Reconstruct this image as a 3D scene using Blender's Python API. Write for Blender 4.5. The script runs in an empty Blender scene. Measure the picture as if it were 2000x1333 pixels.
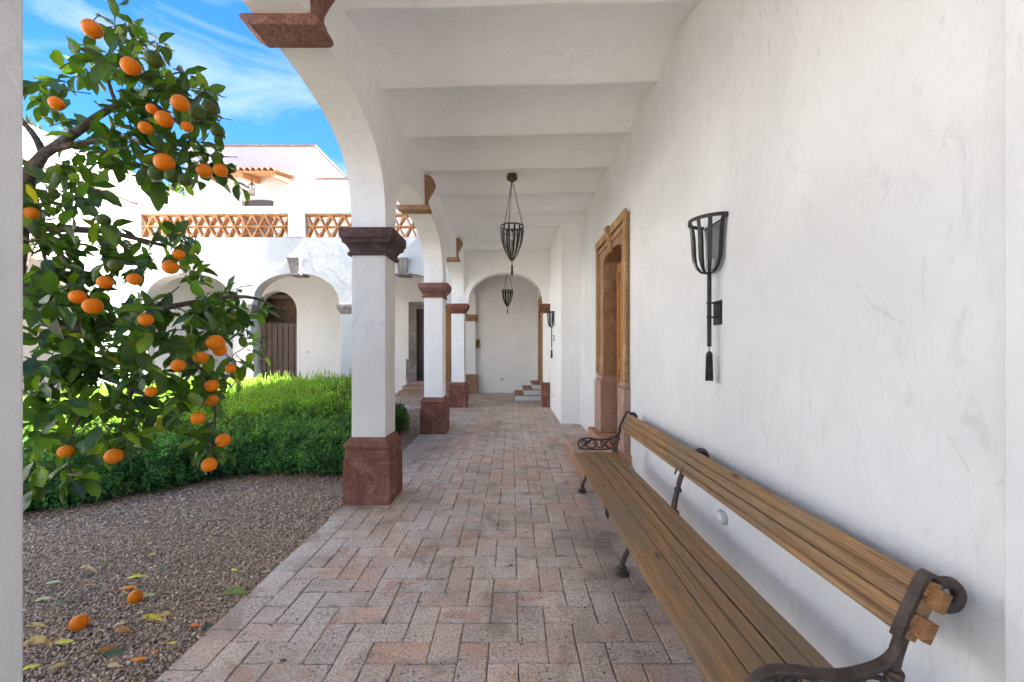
import bpy, math, random
import numpy as np
from mathutils import Vector, Matrix

R = math.radians
scene = bpy.context.scene
col = scene.collection
random.seed(7)
rng = np.random.default_rng(7)

# ------------------------------------------------------------------ camera
F = 820.0      # focal length in photograph pixels
EYE = 1.5
cam_d = bpy.data.cameras.new('camera')
cam_d.sensor_width = 36
cam_d.lens = 36 * F / 2000
cam_d.shift_y = 0.00775
cam_d.clip_start = 0.05
cam_d.clip_end = 500
cam = bpy.data.objects.new('camera', cam_d)
cam.location = (0, 0, EYE)
cam.rotation_euler = (R(90), 0, 0)
col.objects.link(cam)
scene.camera = cam

def at(px, py, d):
    """point seen at photograph pixel (px, py), d metres away along the corridor"""
    return ((px - 1000) / F * d, d, EYE - (py - 682) / F * d)

# ------------------------------------------------------------------ light
SUN = Vector((1.0, -0.05, 1.156)).normalized()
sun_el = math.asin(SUN.z)
sun_az = math.atan2(SUN.x, SUN.y)
sd = bpy.data.lights.new('sun', 'SUN')
sd.energy = 5.0
sd.angle = R(0.6)
sd.color = (1.0, 0.97, 0.94)
so = bpy.data.objects.new('sun', sd)
so.rotation_euler = SUN.to_track_quat('Z', 'Y').to_euler()
so.location = (0, 0, 20)
col.objects.link(so)

world = bpy.data.worlds.new('World')
scene.world = world
world.use_nodes = True
wt = world.node_tree
wt.nodes.clear()
wo = wt.nodes.new('ShaderNodeOutputWorld')
bg = wt.nodes.new('ShaderNodeBackground')
sky = wt.nodes.new('ShaderNodeTexSky')
sky.sky_type = 'NISHITA'
sky.sun_disc = False
sky.sun_elevation = sun_el
sky.sun_rotation = sun_az
sky.air_density = 1.0
sky.dust_density = 1.0
sky.ozone_density = 3.0
bg.inputs['Strength'].default_value = 0.075
# thin streaky clouds mixed into the sky by direction
tc = wt.nodes.new('ShaderNodeTexCoord')
mp = wt.nodes.new('ShaderNodeMapping')
mp.inputs['Rotation'].default_value = (0, 0, R(35))
mp.inputs['Scale'].default_value = (1.2, 2.6, 5.0)
nz = wt.nodes.new('ShaderNodeTexNoise')
nz.inputs['Scale'].default_value = 2.3
nz.inputs['Detail'].default_value = 7
nz.inputs['Roughness'].default_value = 0.55
nz.inputs['Distortion'].default_value = 0.6
rp = wt.nodes.new('ShaderNodeValToRGB')
rp.color_ramp.elements[0].position = 0.44
rp.color_ramp.elements[1].position = 0.82
rp.color_ramp.elements[1].color = (0.75, 0.75, 0.75, 1)
mx = wt.nodes.new('ShaderNodeMix')
mx.data_type = 'RGBA'
hs = wt.nodes.new('ShaderNodeHueSaturation')
hs.inputs['Saturation'].default_value = 1.35
hs.inputs['Value'].default_value = 0.70
mx.inputs[7].default_value = (2.2, 2.4, 2.6, 1)
wt.links.new(tc.outputs['Generated'], mp.inputs['Vector'])
wt.links.new(mp.outputs[0], nz.inputs['Vector'])
wt.links.new(nz.outputs['Fac'], rp.inputs['Fac'])
wt.links.new(rp.outputs['Color'], mx.inputs[0])
wt.links.new(sky.outputs[0], hs.inputs['Color'])
wt.links.new(hs.outputs[0], mx.inputs[6])
wt.links.new(mx.outputs[2], bg.inputs['Color'])
wt.links.new(bg.outputs[0], wo.inputs['Surface'])

scene.view_settings.view_transform = 'Standard'
scene.view_settings.look = 'None'
scene.view_settings.gamma = 1.0
scene.view_settings.exposure = 3.02
scene.cycles.max_bounces = 14
scene.cycles.diffuse_bounces = 10
scene.cycles.glossy_bounces = 4
scene.cycles.transmission_bounces = 6
scene.cycles.sample_clamp_indirect = 8
scene.cycles.use_denoising = True

# ------------------------------------------------------------------ materials
class NT:
    def __init__(s, name):
        s.m = bpy.data.materials.new(name)
        s.m.use_nodes = True
        s.t = s.m.node_tree
        s.t.nodes.clear()
        s.out = s.n('OutputMaterial')
        s.b = s.n('BsdfPrincipled')
        s.l(s.b.outputs[0], s.out.inputs[0])
        s.tc = s.n('TexCoord')
    def n(s, k):
        return s.t.nodes.new('ShaderNode' + k)
    def l(s, a, b):
        s.t.links.new(a, b)
    def vec(s, scale=(1, 1, 1), rot=(0, 0, 0), src='Object'):
        m = s.n('Mapping')
        m.inputs['Scale'].default_value = scale
        m.inputs['Rotation'].default_value = rot
        s.l(s.tc.outputs[src], m.inputs[0])
        return m.outputs[0]
    def noise(s, v, scale, detail=4, rough=0.55, dist=0.0):
        n = s.n('TexNoise')
        n.inputs['Scale'].default_value = scale
        n.inputs['Detail'].default_value = detail
        n.inputs['Roughness'].default_value = rough
        n.inputs['Distortion'].default_value = dist
        s.l(v, n.inputs['Vector'])
        return n.outputs['Fac']
    def vor(s, v, scale, feature='F1', out='Distance'):
        n = s.n('TexVoronoi')
        n.feature = feature
        n.inputs['Scale'].default_value = scale
        s.l(v, n.inputs['Vector'])
        return n.outputs[out]
    def ramp(s, f, stops, interp='LINEAR'):
        r = s.n('ValToRGB')
        cr = r.color_ramp
        cr.interpolation = interp
        while len(cr.elements) < len(stops):
            cr.elements.new(0.5)
        for e, (p, c) in zip(cr.elements, stops):
            e.position = p
            if not hasattr(c, '__len__'):
                c = (c, c, c)
            e.color = (c[0], c[1], c[2], 1)
        s.l(f, r.inputs[0])
        return r.outputs[0]
    def mix(s, f, a, b, mode='MIX'):
        m = s.n('Mix')
        m.data_type = 'RGBA'
        m.blend_type = mode
        for v, i in ((f, 0), (a, 6), (b, 7)):
            if hasattr(v, 'links'):
                s.l(v, m.inputs[i])
            elif i == 0:
                m.inputs[0].default_value = v
            else:
                m.inputs[i].default_value = (v[0], v[1], v[2], 1)
        return m.outputs[2]
    def math(s, op, a, b=0.0):
        m = s.n('Math')
        m.operation = op
        for i, v in enumerate((a, b)):
            if hasattr(v, 'links'):
                s.l(v, m.inputs[i])
            else:
                m.inputs[i].default_value = v
        return m.outputs[0]
    def attr(s, name='Col'):
        a = s.n('Attribute')
        a.attribute_name = name
        return a.outputs['Color']
    def bump(s, h, strength=0.3, dist=0.01, prev=None):
        b = s.n('Bump')
        b.inputs['Strength'].default_value = strength
        b.inputs['Distance'].default_value = dist
        s.l(h, b.inputs['Height'])
        if prev is not None:
            s.l(prev, b.inputs['Normal'])
        return b.outputs[0]
    def fin(s, color=None, rough=0.7, normal=None, metal=0.0, spec=0.5):
        for v, k in ((color, 'Base Color'), (rough, 'Roughness')):
            if v is None:
                continue
            if hasattr(v, 'links'):
                s.l(v, s.b.inputs[k])
            elif k == 'Base Color':
                s.b.inputs[k].default_value = (v[0], v[1], v[2], 1)
            else:
                s.b.inputs[k].default_value = v
        s.b.inputs['Metallic'].default_value = metal
        s.b.inputs['Specular IOR Level'].default_value = spec
        if normal is not None:
            s.l(normal, s.b.inputs['Normal'])
        return s.m

def plaster(name, c=(0.80, 0.80, 0.79), stain=(0.70, 0.71, 0.70), amt=1.0, warm=(0.78, 0.765, 0.74)):
    t = NT(name)
    v = t.vec()
    big = t.ramp(t.noise(v, 0.8, 6, 0.6, 0.5), [(0.40, 0), (0.66, 0.85 * amt)])
    col1 = t.mix(big, c, stain)
    blot = t.ramp(t.noise(t.vec((1, 1, 0.5)), 3.3, 8, 0.68, 0.8), [(0.52, 0), (0.72, 0.55 * amt)])
    col2 = t.mix(blot, col1, warm)
    region = t.ramp(t.noise(v, 1.3, 3, 0.5), [(0.40, 0), (0.60, 1)])
    st = t.ramp(t.noise(t.vec((1, 1, 0.30), (0.35, 0.3, 0)), 8, 10, 0.80, 2.2), [(0.53, 0), (0.66, 0.75 * amt)])
    col3 = t.mix(t.math('MULTIPLY', st, region), col2, (c[0] * 0.76, c[1] * 0.775, c[2] * 0.785))
    st2 = t.ramp(t.noise(t.vec((1, 1, 0.6), (0, 0.6, 0)), 24, 9, 0.82, 2.0), [(0.62, 0), (0.72, 0.55 * amt)])
    col3 = t.mix(t.math('MULTIPLY', st2, t.ramp(t.noise(v, 2.1, 3), [(0.5, 0), (0.62, 1)])), col3, (c[0] * 0.62, c[1] * 0.63, c[2] * 0.64))
    hv = t.mix(0.10, v, t.noise(v, 6, 4, 0.6))
    crack = t.ramp(t.vor(hv, 1.7, 'DISTANCE_TO_EDGE'), [(0.0, 1), (0.006, 0)])
    crack = t.math('MULTIPLY', crack, t.ramp(t.noise(v, 2.7, 3), [(0.60, 0), (0.66, 0.35)]))
    col3 = t.mix(crack, col3, (c[0] * 0.55, c[1] * 0.55, c[2] * 0.55))
    n1 = t.bump(t.noise(v, 1.6, 3), 0.9, 0.035)
    n2 = t.bump(t.noise(t.vec((1, 1, 0.7), (0.3, 0.2, 0)), 8, 6, 0.62, 1.2), 0.7, 0.010, n1)
    n3 = t.bump(t.noise(v, 80, 4, 0.6), 0.35, 0.0022, n2)
    return t.fin(col3, 0.82, n3, spec=0.25)

def stone(name, a, b, dark, bumpy=1.0, speck=True):
    t = NT(name)
    v = t.vec()
    f = t.ramp(t.noise(v, 3.5, 6, 0.62, 0.3), [(0.35, 0), (0.66, 1)])
    c = t.mix(f, a, b)
    c = t.mix(t.ramp(t.noise(v, 5.5, 7, 0.7, 0.8), [(0.50, 0), (0.62, 0.7)]), c, (b[0] * 1.35 + .03, b[1] * 1.4 + .03, b[2] * 1.4 + .03))
    c = t.mix(t.ramp(t.noise(t.vec((1, 1, 1), (1, 0, 0)), 2.5, 7, 0.7, 0.8), [(0.55, 0), (0.66, 0.7)]), c, dark)
    f2 = t.ramp(t.noise(v, 60, 5, 0.7), [(0.40, 0.75), (0.62, 0)])
    c = t.mix(f2, c, dark)
    if speck:
        f3 = t.ramp(t.vor(v, 85), [(0.10, 0.6), (0.24, 0)])
        c = t.mix(f3, c, (b[0] * 1.5, b[1] * 1.5, b[2] * 1.45))
    n = t.bump(t.noise(v, 18, 6, 0.65), 0.7 * bumpy, 0.012)
    n = t.bump(t.noise(v, 130, 4, 0.7), 0.6 * bumpy, 0.003, n)
    return t.fin(c, 0.85, n, spec=0.25)

def wood(name, a, b, dark, axis='y', grey=None, rough=0.55, knots=True):
    t = NT(name)
    sc = {'y': (26, 1.3, 26), 'x': (1.3, 26, 26), 'z': (26, 26, 1.3)}[axis]
    fs = {'y': (190, 4, 190), 'x': (4, 190, 190), 'z': (190, 190, 4)}[axis]
    vv = t.vec(sc)
    vf = t.vec(fs)
    g = t.noise(vv, 1.0, 6, 0.6, 1.2)
    c = t.mix(t.ramp(g, [(0.34, 0), (0.66, 1)]), a, b)
    f = t.noise(vf, 1.0, 4, 0.6, 0.2)
    c = t.mix(t.ramp(f, [(0.36, 0.75), (0.54, 0)]), c, dark)
    if grey is not None:
        w = t.ramp(t.noise(t.vec((3.5, 1.2, 3.5)), 1.0, 6, 0.65, 0.5), [(0.42, 0), (0.62, 0.85)])
        c = t.mix(w, c, grey)
    if knots:
        kv = t.vec({'y': (7, 2.2, 7), 'x': (2.2, 7, 7), 'z': (7, 7, 2.2)}[axis])
        k = t.ramp(t.vor(kv, 1.0), [(0.05, 0.9), (0.14, 0)])
        c = t.mix(k, c, (dark[0] * 0.6, dark[1] * 0.6, dark[2] * 0.6))
    n = t.bump(f, 0.5, 0.0015)
    n = t.bump(g, 0.3, 0.003, n)
    return t.fin(c, rough, n, spec=0.35)

def iron(name, c=(0.016, 0.017, 0.020), c2=(0.034, 0.032, 0.030), rough=0.5, metal=0.3):
    t = NT(name)
    v = t.vec()
    cc = t.mix(t.ramp(t.noise(v, 14, 5, 0.6), [(0.4, 0), (0.65, 1)]), c, c2)
    n = t.bump(t.noise(v, 70, 4, 0.6), 0.4, 0.002)
    return t.fin(cc, rough, n, metal=metal)

M = {}
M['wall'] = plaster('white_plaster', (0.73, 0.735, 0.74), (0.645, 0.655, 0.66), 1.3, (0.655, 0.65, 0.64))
M['wall_lifted'] = plaster('lifted_white_plaster', (0.87, 0.87, 0.865), (0.80, 0.80, 0.785), 0.8, (0.75, 0.73, 0.69))  # white plaster lightened, making up in colour for the dim light
M['ceiling'] = plaster('ceiling_plaster', (0.90, 0.905, 0.91), (0.86, 0.86, 0.85), 1.0, (0.82, 0.81, 0.79))
M['house_dimmed'] = plaster('dimmed_house_plaster', (0.46, 0.46, 0.465), (0.42, 0.42, 0.42), 0.9, (0.435, 0.43, 0.42))  # house white darkened here to offset the direct sun on the facade
M['house'] = plaster('house_plaster', (0.82, 0.82, 0.81), (0.75, 0.75, 0.75), 0.6, (0.77, 0.76, 0.74))
M['cantera'] = stone('red_cantera', (0.205, 0.078, 0.052), (0.29, 0.135, 0.098), (0.11, 0.040, 0.030))
M['cantera_dark'] = stone('purple_cantera', (0.085, 0.052, 0.052), (0.15, 0.098, 0.095), (0.04, 0.026, 0.026), 1.2)
M['cantera_pink'] = stone('pink_cantera', (0.38, 0.25, 0.20), (0.48, 0.33, 0.265), (0.24, 0.14, 0.105), 1.2)
M['cantera_tan'] = stone('tan_cantera', (0.42, 0.25, 0.125), (0.50, 0.32, 0.17), (0.26, 0.15, 0.07), 1.0)
M['cantera_brown'] = stone('brown_cantera', (0.34, 0.20, 0.115), (0.42, 0.26, 0.155), (0.18, 0.10, 0.06), 1.2)
M['cantera_rose'] = stone('rose_cantera', (0.22, 0.105, 0.085), (0.32, 0.17, 0.14), (0.11, 0.05, 0.04), 1.2)
M['cantera_grey'] = stone('grey_cantera', (0.20, 0.175, 0.16), (0.30, 0.27, 0.25), (0.11, 0.09, 0.08), 1.0)
M['terracotta'] = stone('terracotta', (0.40, 0.20, 0.085), (0.50, 0.29, 0.14), (0.27, 0.12, 0.05), 0.5, False)
M['tile'] = stone('roof_tile', (0.42, 0.19, 0.11), (0.50, 0.28, 0.18), (0.22, 0.11, 0.07), 0.5, False)
M['coping'] = stone('coping_brick', (0.24, 0.15, 0.11), (0.32, 0.22, 0.17), (0.14, 0.09, 0.07), 0.5, False)
M['stoop'] = stone('stoop_brick', (0.42, 0.21, 0.135), (0.50, 0.30, 0.21), (0.26, 0.12, 0.08), 0.9, False)
M['bench_wood'] = wood('bench_wood', (0.250, 0.128, 0.046), (0.390, 0.215, 0.092), (0.085, 0.038, 0.015), 'y', (0.185, 0.135, 0.085), 0.5)
M['bench_end'] = wood('bench_end_grain', (0.22, 0.10, 0.035), (0.30, 0.15, 0.06), (0.10, 0.04, 0.015), 'x', None, 0.7, False)
M['door_wood'] = wood('door_wood', (0.40, 0.175, 0.035), (0.50, 0.24, 0.06), (0.24, 0.09, 0.018), 'z', None, 0.4)
M['door_dark'] = wood('dark_door_wood', (0.085, 0.055, 0.042), (0.13, 0.088, 0.068), (0.035, 0.022, 0.016), 'z', None, 0.6, False)
M['gate_wood'] = wood('gate_wood', (0.15, 0.105, 0.085), (0.21, 0.155, 0.13), (0.07, 0.045, 0.035), 'z', None, 0.7)
M['beam_wood'] = wood('beam_wood', (0.36, 0.19, 0.08), (0.46, 0.27, 0.13), (0.19, 0.09, 0.04), 'y', None, 0.7)
M['iron'] = iron('wrought_iron')
M['bench_iron'] = iron('rusty_cast_iron', (0.048, 0.034, 0.028), (0.105, 0.075, 0.060), 0.6, 0.35)
M['brass'] = iron('aged_brass', (0.10, 0.075, 0.035), (0.16, 0.12, 0.06), 0.45, 0.7)
M['bark'] = stone('tree_bark', (0.085, 0.065, 0.052), (0.14, 0.11, 0.09), (0.04, 0.03, 0.024), 1.2, False)

def flat(name, c, rough=0.6, metal=0.0):
    t = NT(name)
    v = t.vec()
    cc = t.mix(t.ramp(t.noise(v, 30, 4), [(0.35, 0), (0.65, 1)]), c, (c[0] * 0.86, c[1] * 0.86, c[2] * 0.86))
    return t.fin(cc, rough, None, metal)
M['plastic'] = flat('white_plastic', (0.75, 0.75, 0.73), 0.35)
M['shading_grey_plastic'] = flat('shading_grey_plastic', (0.42, 0.44, 0.46), 0.4)  # grey stands in for the shading on the white lamp housing
M['yellow'] = flat('yellow_enamel', (0.55, 0.30, 0.03), 0.4)
M['dark'] = flat('dark_interior', (0.045, 0.045, 0.05), 0.8)
M['candle'] = flat('candle_tube', (0.70, 0.68, 0.62), 0.5)
M['steel'] = flat('dull_steel', (0.42, 0.43, 0.45), 0.35, 0.8)

t = NT('lamp_glass')
t.b.inputs['Transmission Weight'].default_value = 0.85
t.b.inputs['Roughness'].default_value = 0.25
t.b.inputs['Base Color'].default_value = (0.85, 0.87, 0.88, 1)
M['glass'] = t.m

def brick_mat(name, grey=0.0):
    t = NT(name)
    v = t.vec()
    c = t.attr()
    c = t.mix(t.ramp(t.noise(v, 6, 7, 0.7, 0.4), [(0.38, 0.0), (0.68, 0.7)]), c, (0.50, 0.40, 0.335))
    c = t.mix(t.ramp(t.noise(v, 1.1, 6, 0.62, 0.6), [(0.47, 0.0), (0.62, 0.75)]), c, (0.70, 0.635, 0.59))
    c = t.mix(t.ramp(t.noise(v, 2.3, 7, 0.66, 0.5), [(0.34, 0.8), (0.47, 0.0)]), c, (0.26, 0.19, 0.15))
    c = t.mix(t.ramp(t.noise(t.vec((1, 1, 1), (0, 0, 1)), 4.1, 6, 0.62, 0.6), [(0.56, 0.0), (0.66, 0.7)]), c, (0.52, 0.28, 0.19))
    c = t.mix(t.ramp(t.noise(t.vec((1, 1, 1), (0, 1, 1)), 3.4, 7, 0.68, 0.6), [(0.56, 0.0), (0.68, 0.6)]), c, (0.36, 0.33, 0.28))
    gr = t.noise(v, 75, 7, 0.8)
    c = t.mix(t.ramp(gr, [(0.38, 0.9), (0.54, 0)]), c, (0.20, 0.14, 0.105))
    gr2 = t.ramp(t.noise(v, 180, 3, 0.7), [(0.55, 0.0), (0.72, 0.5)])
    c = t.mix(gr2, c, (0.68, 0.60, 0.53))
    pm = t.noise(v, 6, 4, 0.6)
    pit = t.noise(t.vec((1, 1, 1), (0, 0, 0.5)), 62, 3, 0.62, 0.5)
    pitm = t.math('MULTIPLY', t.ramp(pit, [(0.61, 0), (0.65, 1)]), t.ramp(pm, [(0.45, 0), (0.56, 1)]))
    pit2 = t.noise(v, 26, 5, 0.6, 0.8)
    pitm = t.math('MAXIMUM', pitm, t.math('MULTIPLY', t.ramp(pit2, [(0.64, 0), (0.67, 1)]), t.ramp(pm, [(0.47, 0), (0.55, 1)])))
    c = t.mix(pitm, c, (0.06, 0.043, 0.034))
    inv = t.math('SUBTRACT', 1.0, pitm)
    n = t.bump(t.noise(v, 11, 6, 0.65), 0.8, 0.010)
    n = t.bump(gr, 0.9, 0.005, n)
    n = t.bump(inv, 1.0, 0.006, n)
    r = t.ramp(t.noise(v, 2.6, 5, 0.6), [(0.35, 0.36), (0.65, 0.68)])
    return t.fin(c, r, n, spec=0.45)
M['brick'] = brick_mat('paving_brick')
M['mortar'] = stone('mortar', (0.20, 0.165, 0.14), (0.36, 0.31, 0.27), (0.09, 0.07, 0.055), 1.2, False)

t = NT('gravel_pebbles')
v = t.vec()
c = t.mix(t.ramp(t.noise(v, 160, 4, 0.6), [(0.35, 0.0), (0.7, 0.45)]), t.attr(), (0.10, 0.08, 0.07))
M['pebble'] = t.fin(c, 0.8, t.bump(t.noise(v, 260, 3), 0.4, 0.001), spec=0.3)
t = NT('gravel_bed')
v = t.vec()
vo = t.vor(v, 72, 'F1', 'Color')
vd = t.vor(v, 72)
c = t.ramp(vo, [(0.1, (0.24, 0.18, 0.14)), (0.45, (0.46, 0.36, 0.28)), (0.8, (0.60, 0.50, 0.41)), (1.0, (0.72, 0.63, 0.53))])
c = t.mix(t.ramp(vd, [(0.35, 0), (0.75, 0.9)]), c, (0.05, 0.04, 0.032))
M['gravel'] = t.fin(c, 0.9, t.bump(t.math('SUBTRACT', 1.0, vd), 1.0, 0.012), spec=0.2)

def leaf_mat(name, trans=0.45, rough=0.35, spec=0.5, vein=True):
    t = NT(name)
    c = t.attr()
    v = t.vec()
    c = t.mix(t.ramp(t.noise(v, 45, 4, 0.6), [(0.4, 0), (0.75, 0.35)]), c, (0.10, 0.13, 0.02))
    tr = t.n('BsdfTranslucent')
    tcc = t.mix(1.0, c, (2.5, 2.4, 0.6), 'MULTIPLY')
    t.l(tcc, tr.inputs['Color'])
    t.fin(c, rough, t.bump(t.noise(v, 120, 3), 0.25, 0.001), spec=spec)
    ms = t.n('MixShader')
    ms.inputs[0].default_value = trans
    t.l(t.b.outputs[0], ms.inputs[1])
    t.l(tr.outputs[0], ms.inputs[2])
    t.l(ms.outputs[0], t.out.inputs[0])
    return t.m
M['leaf'] = leaf_mat('citrus_leaf', 0.42, 0.32, 0.5)
M['hedge_leaf'] = leaf_mat('hedge_leaf', 0.35, 0.45, 0.4)
M['dead_leaf'] = leaf_mat('fallen_leaf', 0.1, 0.55, 0.4)
def _spots():
    nt = M['dead_leaf'].node_tree
    b_ = next(n for n in nt.nodes if n.type == 'BSDF_PRINCIPLED')
    src = b_.inputs['Base Color'].links[0].from_socket
    tcn = nt.nodes.new('ShaderNodeTexCoord')
    nn_ = nt.nodes.new('ShaderNodeTexNoise'); nn_.inputs['Scale'].default_value = 38; nn_.inputs['Detail'].default_value = 5
    rr_ = nt.nodes.new('ShaderNodeValToRGB'); rr_.color_ramp.elements[0].position = .50; rr_.color_ramp.elements[1].position = .62
    mm_ = nt.nodes.new('ShaderNodeMix'); mm_.data_type = 'RGBA'; mm_.inputs[7].default_value = (.26, .15, .06, 1)
    nt.links.new(tcn.outputs['Object'], nn_.inputs['Vector']); nt.links.new(nn_.outputs['Fac'], rr_.inputs[0])
    nt.links.new(rr_.outputs[0], mm_.inputs[0]); nt.links.new(src, mm_.inputs[6]); nt.links.new(mm_.outputs[2], b_.inputs['Base Color'])
_spots()

def peel(name, c, c2):
    t = NT(name)
    v = t.vec()
    cc = t.mix(t.ramp(t.noise(v, 22, 4, 0.5), [(0.38, 0), (0.66, 1)]), c, c2)
    oi = t.n('ObjectInfo')
    cc = t.mix(t.math('MULTIPLY', oi.outputs['Random'], 0.55), cc, (c[0] * .62, c[1] * 1.0, c[2] + .006))
    sp_ = t.ramp(t.noise(v, 9, 6, 0.7), [(0.60, 0), (0.68, 0.5)])
    cc = t.mix(sp_, cc, (c[0] * .5, c[1] * .8, .01))
    t.b.inputs['Subsurface Weight'].default_value = 0.1
    t.b.inputs['Subsurface Radius'].default_value = (0.02, 0.008, 0.003)
    t.b.inputs['Subsurface Scale'].default_value = 0.5
    return t.fin(cc, 0.42, t.bump(t.noise(v, 420, 2), 0.5, 0.0012), spec=0.2)
M['orange'] = peel('orange_peel', (0.74, 0.155, 0.0), (0.84, 0.235, 0.002))
M['green_fruit'] = peel('unripe_peel', (0.045, 0.075, 0.012), (0.11, 0.12, 0.014))

# ------------------------------------------------------------------ mesh helpers
class MB:
    def __init__(s):
        s.v, s.f, s.s, s.c = [], [], [], []
    def add(s, vs, fs, smooth=False, color=None):
        o = len(s.v)
        s.v += [tuple(p) for p in vs]
        s.f += [tuple(i + o for i in q) for q in fs]
        s.s += [smooth] * len(fs)
        if color is not None or s.c:
            while len(s.c) < o:
                s.c.append((1, 1, 1, 1))
            s.c += [color or (1, 1, 1, 1)] * len(vs)
    def box(s, x0, x1, y0, y1, z0, z1):
        vs = [(x, y, z) for x in (x0, x1) for y in (y0, y1) for z in (z0, z1)]
        s.add(vs, [(0, 1, 3, 2), (4, 6, 7, 5), (0, 4, 5, 1), (2, 3, 7, 6), (0, 2, 6, 4), (1, 5, 7, 3)])
    def obox(s, c, ax, ay, az, h):
        """oriented box: centre, three axes, half sizes"""
        c = Vector(c)
        ax, ay, az = Vector(ax).normalized(), Vector(ay).normalized(), Vector(az).normalized()
        vs = [c + ax * h[0] * i + ay * h[1] * j + az * h[2] * k for i in (-1, 1) for j in (-1, 1) for k in (-1, 1)]
        s.add(vs, [(0, 1, 3, 2), (4, 6, 7, 5), (0, 4, 5, 1), (2, 3, 7, 6), (0, 2, 6, 4), (1, 5, 7, 3)])
    def tube(s, pts, r, n=8, closed=False, caps=True, flat=None):
        """pts list of points, r radius or list; flat=(up, a, b) gives an elliptical/rectangular section"""
        P = [Vector(p) for p in pts]
        k = len(P)
        rs = r if hasattr(r, '__len__') else [r] * k
        vs = []
        up = None
        for i, p in enumerate(P):
            if closed:
                d = P[(i + 1) % k] - P[i - 1]
            else:
                d = P[min(i + 1, k - 1)] - P[max(i - 1, 0)]
            if d.length < 1e-9:
                d = Vector((0, 0, 1))
            d.normalize()
            if up is None:
                up = d.orthogonal().normalized()
            up = (up - d * up.dot(d))
            up = up.normalized() if up.length > 1e-6 else d.orthogonal().normalized()
            sd_ = d.cross(up)
            for j in range(n):
                a = 2 * math.pi * j / n
                vs.append(p + (up * math.cos(a) + sd_ * math.sin(a)) * rs[i])
        fs = []
        for i in range(k if closed else k - 1):
            for j in range(n):
                a, b = i * n + j, i * n + (j + 1) % n
                c2, d2 = ((i + 1) % k) * n + (j + 1) % n, ((i + 1) % k) * n + j
                fs.append((a, b, c2, d2))
        s.add(vs, fs, True)
        if caps and not closed:
            s.f += [tuple(len(s.v) - len(vs) + j for j in range(n))[::-1], tuple(len(s.v) - n + j for j in range(n))]
            s.s += [False, False]
    def strip(s, pts, side, w, th):
        """flat bar following pts; side = width direction (vector or list), w width, th thickness"""
        P = [Vector(p) for p in pts]
        k = len(P)
        vs = []
        for i, p in enumerate(P):
            d = (P[min(i + 1, k - 1)] - P[max(i - 1, 0)]).normalized()
            sv = Vector(side[i] if isinstance(side, list) else side).normalized()
            nn = d.cross(sv).normalized()
            ww = w[i] if hasattr(w, '__len__') else w
            for a, b in ((-1, -1), (1, -1), (1, 1), (-1, 1)):
                vs.append(p + sv * ww / 2 * a + nn * th / 2 * b)
        fs = []
        for i in range(k - 1):
            for j in range(4):
                fs.append((i * 4 + j, i * 4 + (j + 1) % 4, (i + 1) * 4 + (j + 1) % 4, (i + 1) * 4 + j))
        fs += [(3, 2, 1, 0), tuple((k - 1) * 4 + j for j in range(4))]
        s.add(vs, fs)
    def lathe(s, prof, c=(0, 0, 0), n=24, smooth=True, axis='z'):
        """prof [(r, h)]"""
        vs = []
        for r, h in prof:
            for j in range(n):
                a = 2 * math.pi * j / n
                p = (r * math.cos(a), r * math.sin(a), h)
                if axis == 'x':
                    p = (p[2], p[0], p[1])
                elif axis == 'y':
                    p = (p[0], p[2], p[1])
                vs.append((c[0] + p[0], c[1] + p[1], c[2] + p[2]))
        fs = []
        for i in range(len(prof) - 1):
            for j in range(n):
                fs.append((i * n + j, i * n + (j + 1) % n, (i + 1) * n + (j + 1) % n, (i + 1) * n + j))
        s.add(vs, fs, smooth)
        o = len(s.v) - len(vs)
        s.f += [tuple(o + j for j in range(n))[::-1], tuple(o + (len(prof) - 1) * n + j for j in range(n))]
        s.s += [False, False]
    def sqlathe(s, prof, cx, cy, x0=None, jit=0.0, cut=0.012):
        """square-plan moulding: prof [(half, z)] with chamfered corners; x0/x1 clamps for half pilasters"""
        vs = []
        for h, z in prof:
            k = min(cut, h * 0.2)
            pts = [(h, -h + k), (h, h - k), (h - k, h), (-h + k, h), (-h, h - k), (-h, -h + k), (-h + k, -h), (h - k, -h)]
            for x, y in pts:
                vs.append((cx + x + random.uniform(-jit, jit), cy + y + random.uniform(-jit, jit), z + random.uniform(-jit, jit) * .5))
        n = 8
        fs = []
        for i in range(len(prof) - 1):
            for j in range(n):
                fs.append((i * n + j, i * n + (j + 1) % n, (i + 1) * n + (j + 1) % n, (i + 1) * n + j))
        fs += [tuple(range(n))[::-1], tuple((len(prof) - 1) * n + j for j in range(n))]
        s.add(vs, fs)
    def prism(s, poly, axis, a0, a1):
        """poly in the plane normal to axis, extruded a0..a1"""
        n = len(poly)
        def mk(p, a):
            return {'x': (a, p[0], p[1]), 'y': (p[0], a, p[1]), 'z': (p[0], p[1], a)}[axis]
        vs = [mk(p, a0) for p in poly] + [mk(p, a1) for p in poly]
        fs = [tuple(range(n))[::-1], tuple(range(n, 2 * n))]
        fs += [(i, (i + 1) % n, n + (i + 1) % n, n + i) for i in range(n)]
        s.add(vs, fs)
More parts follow.
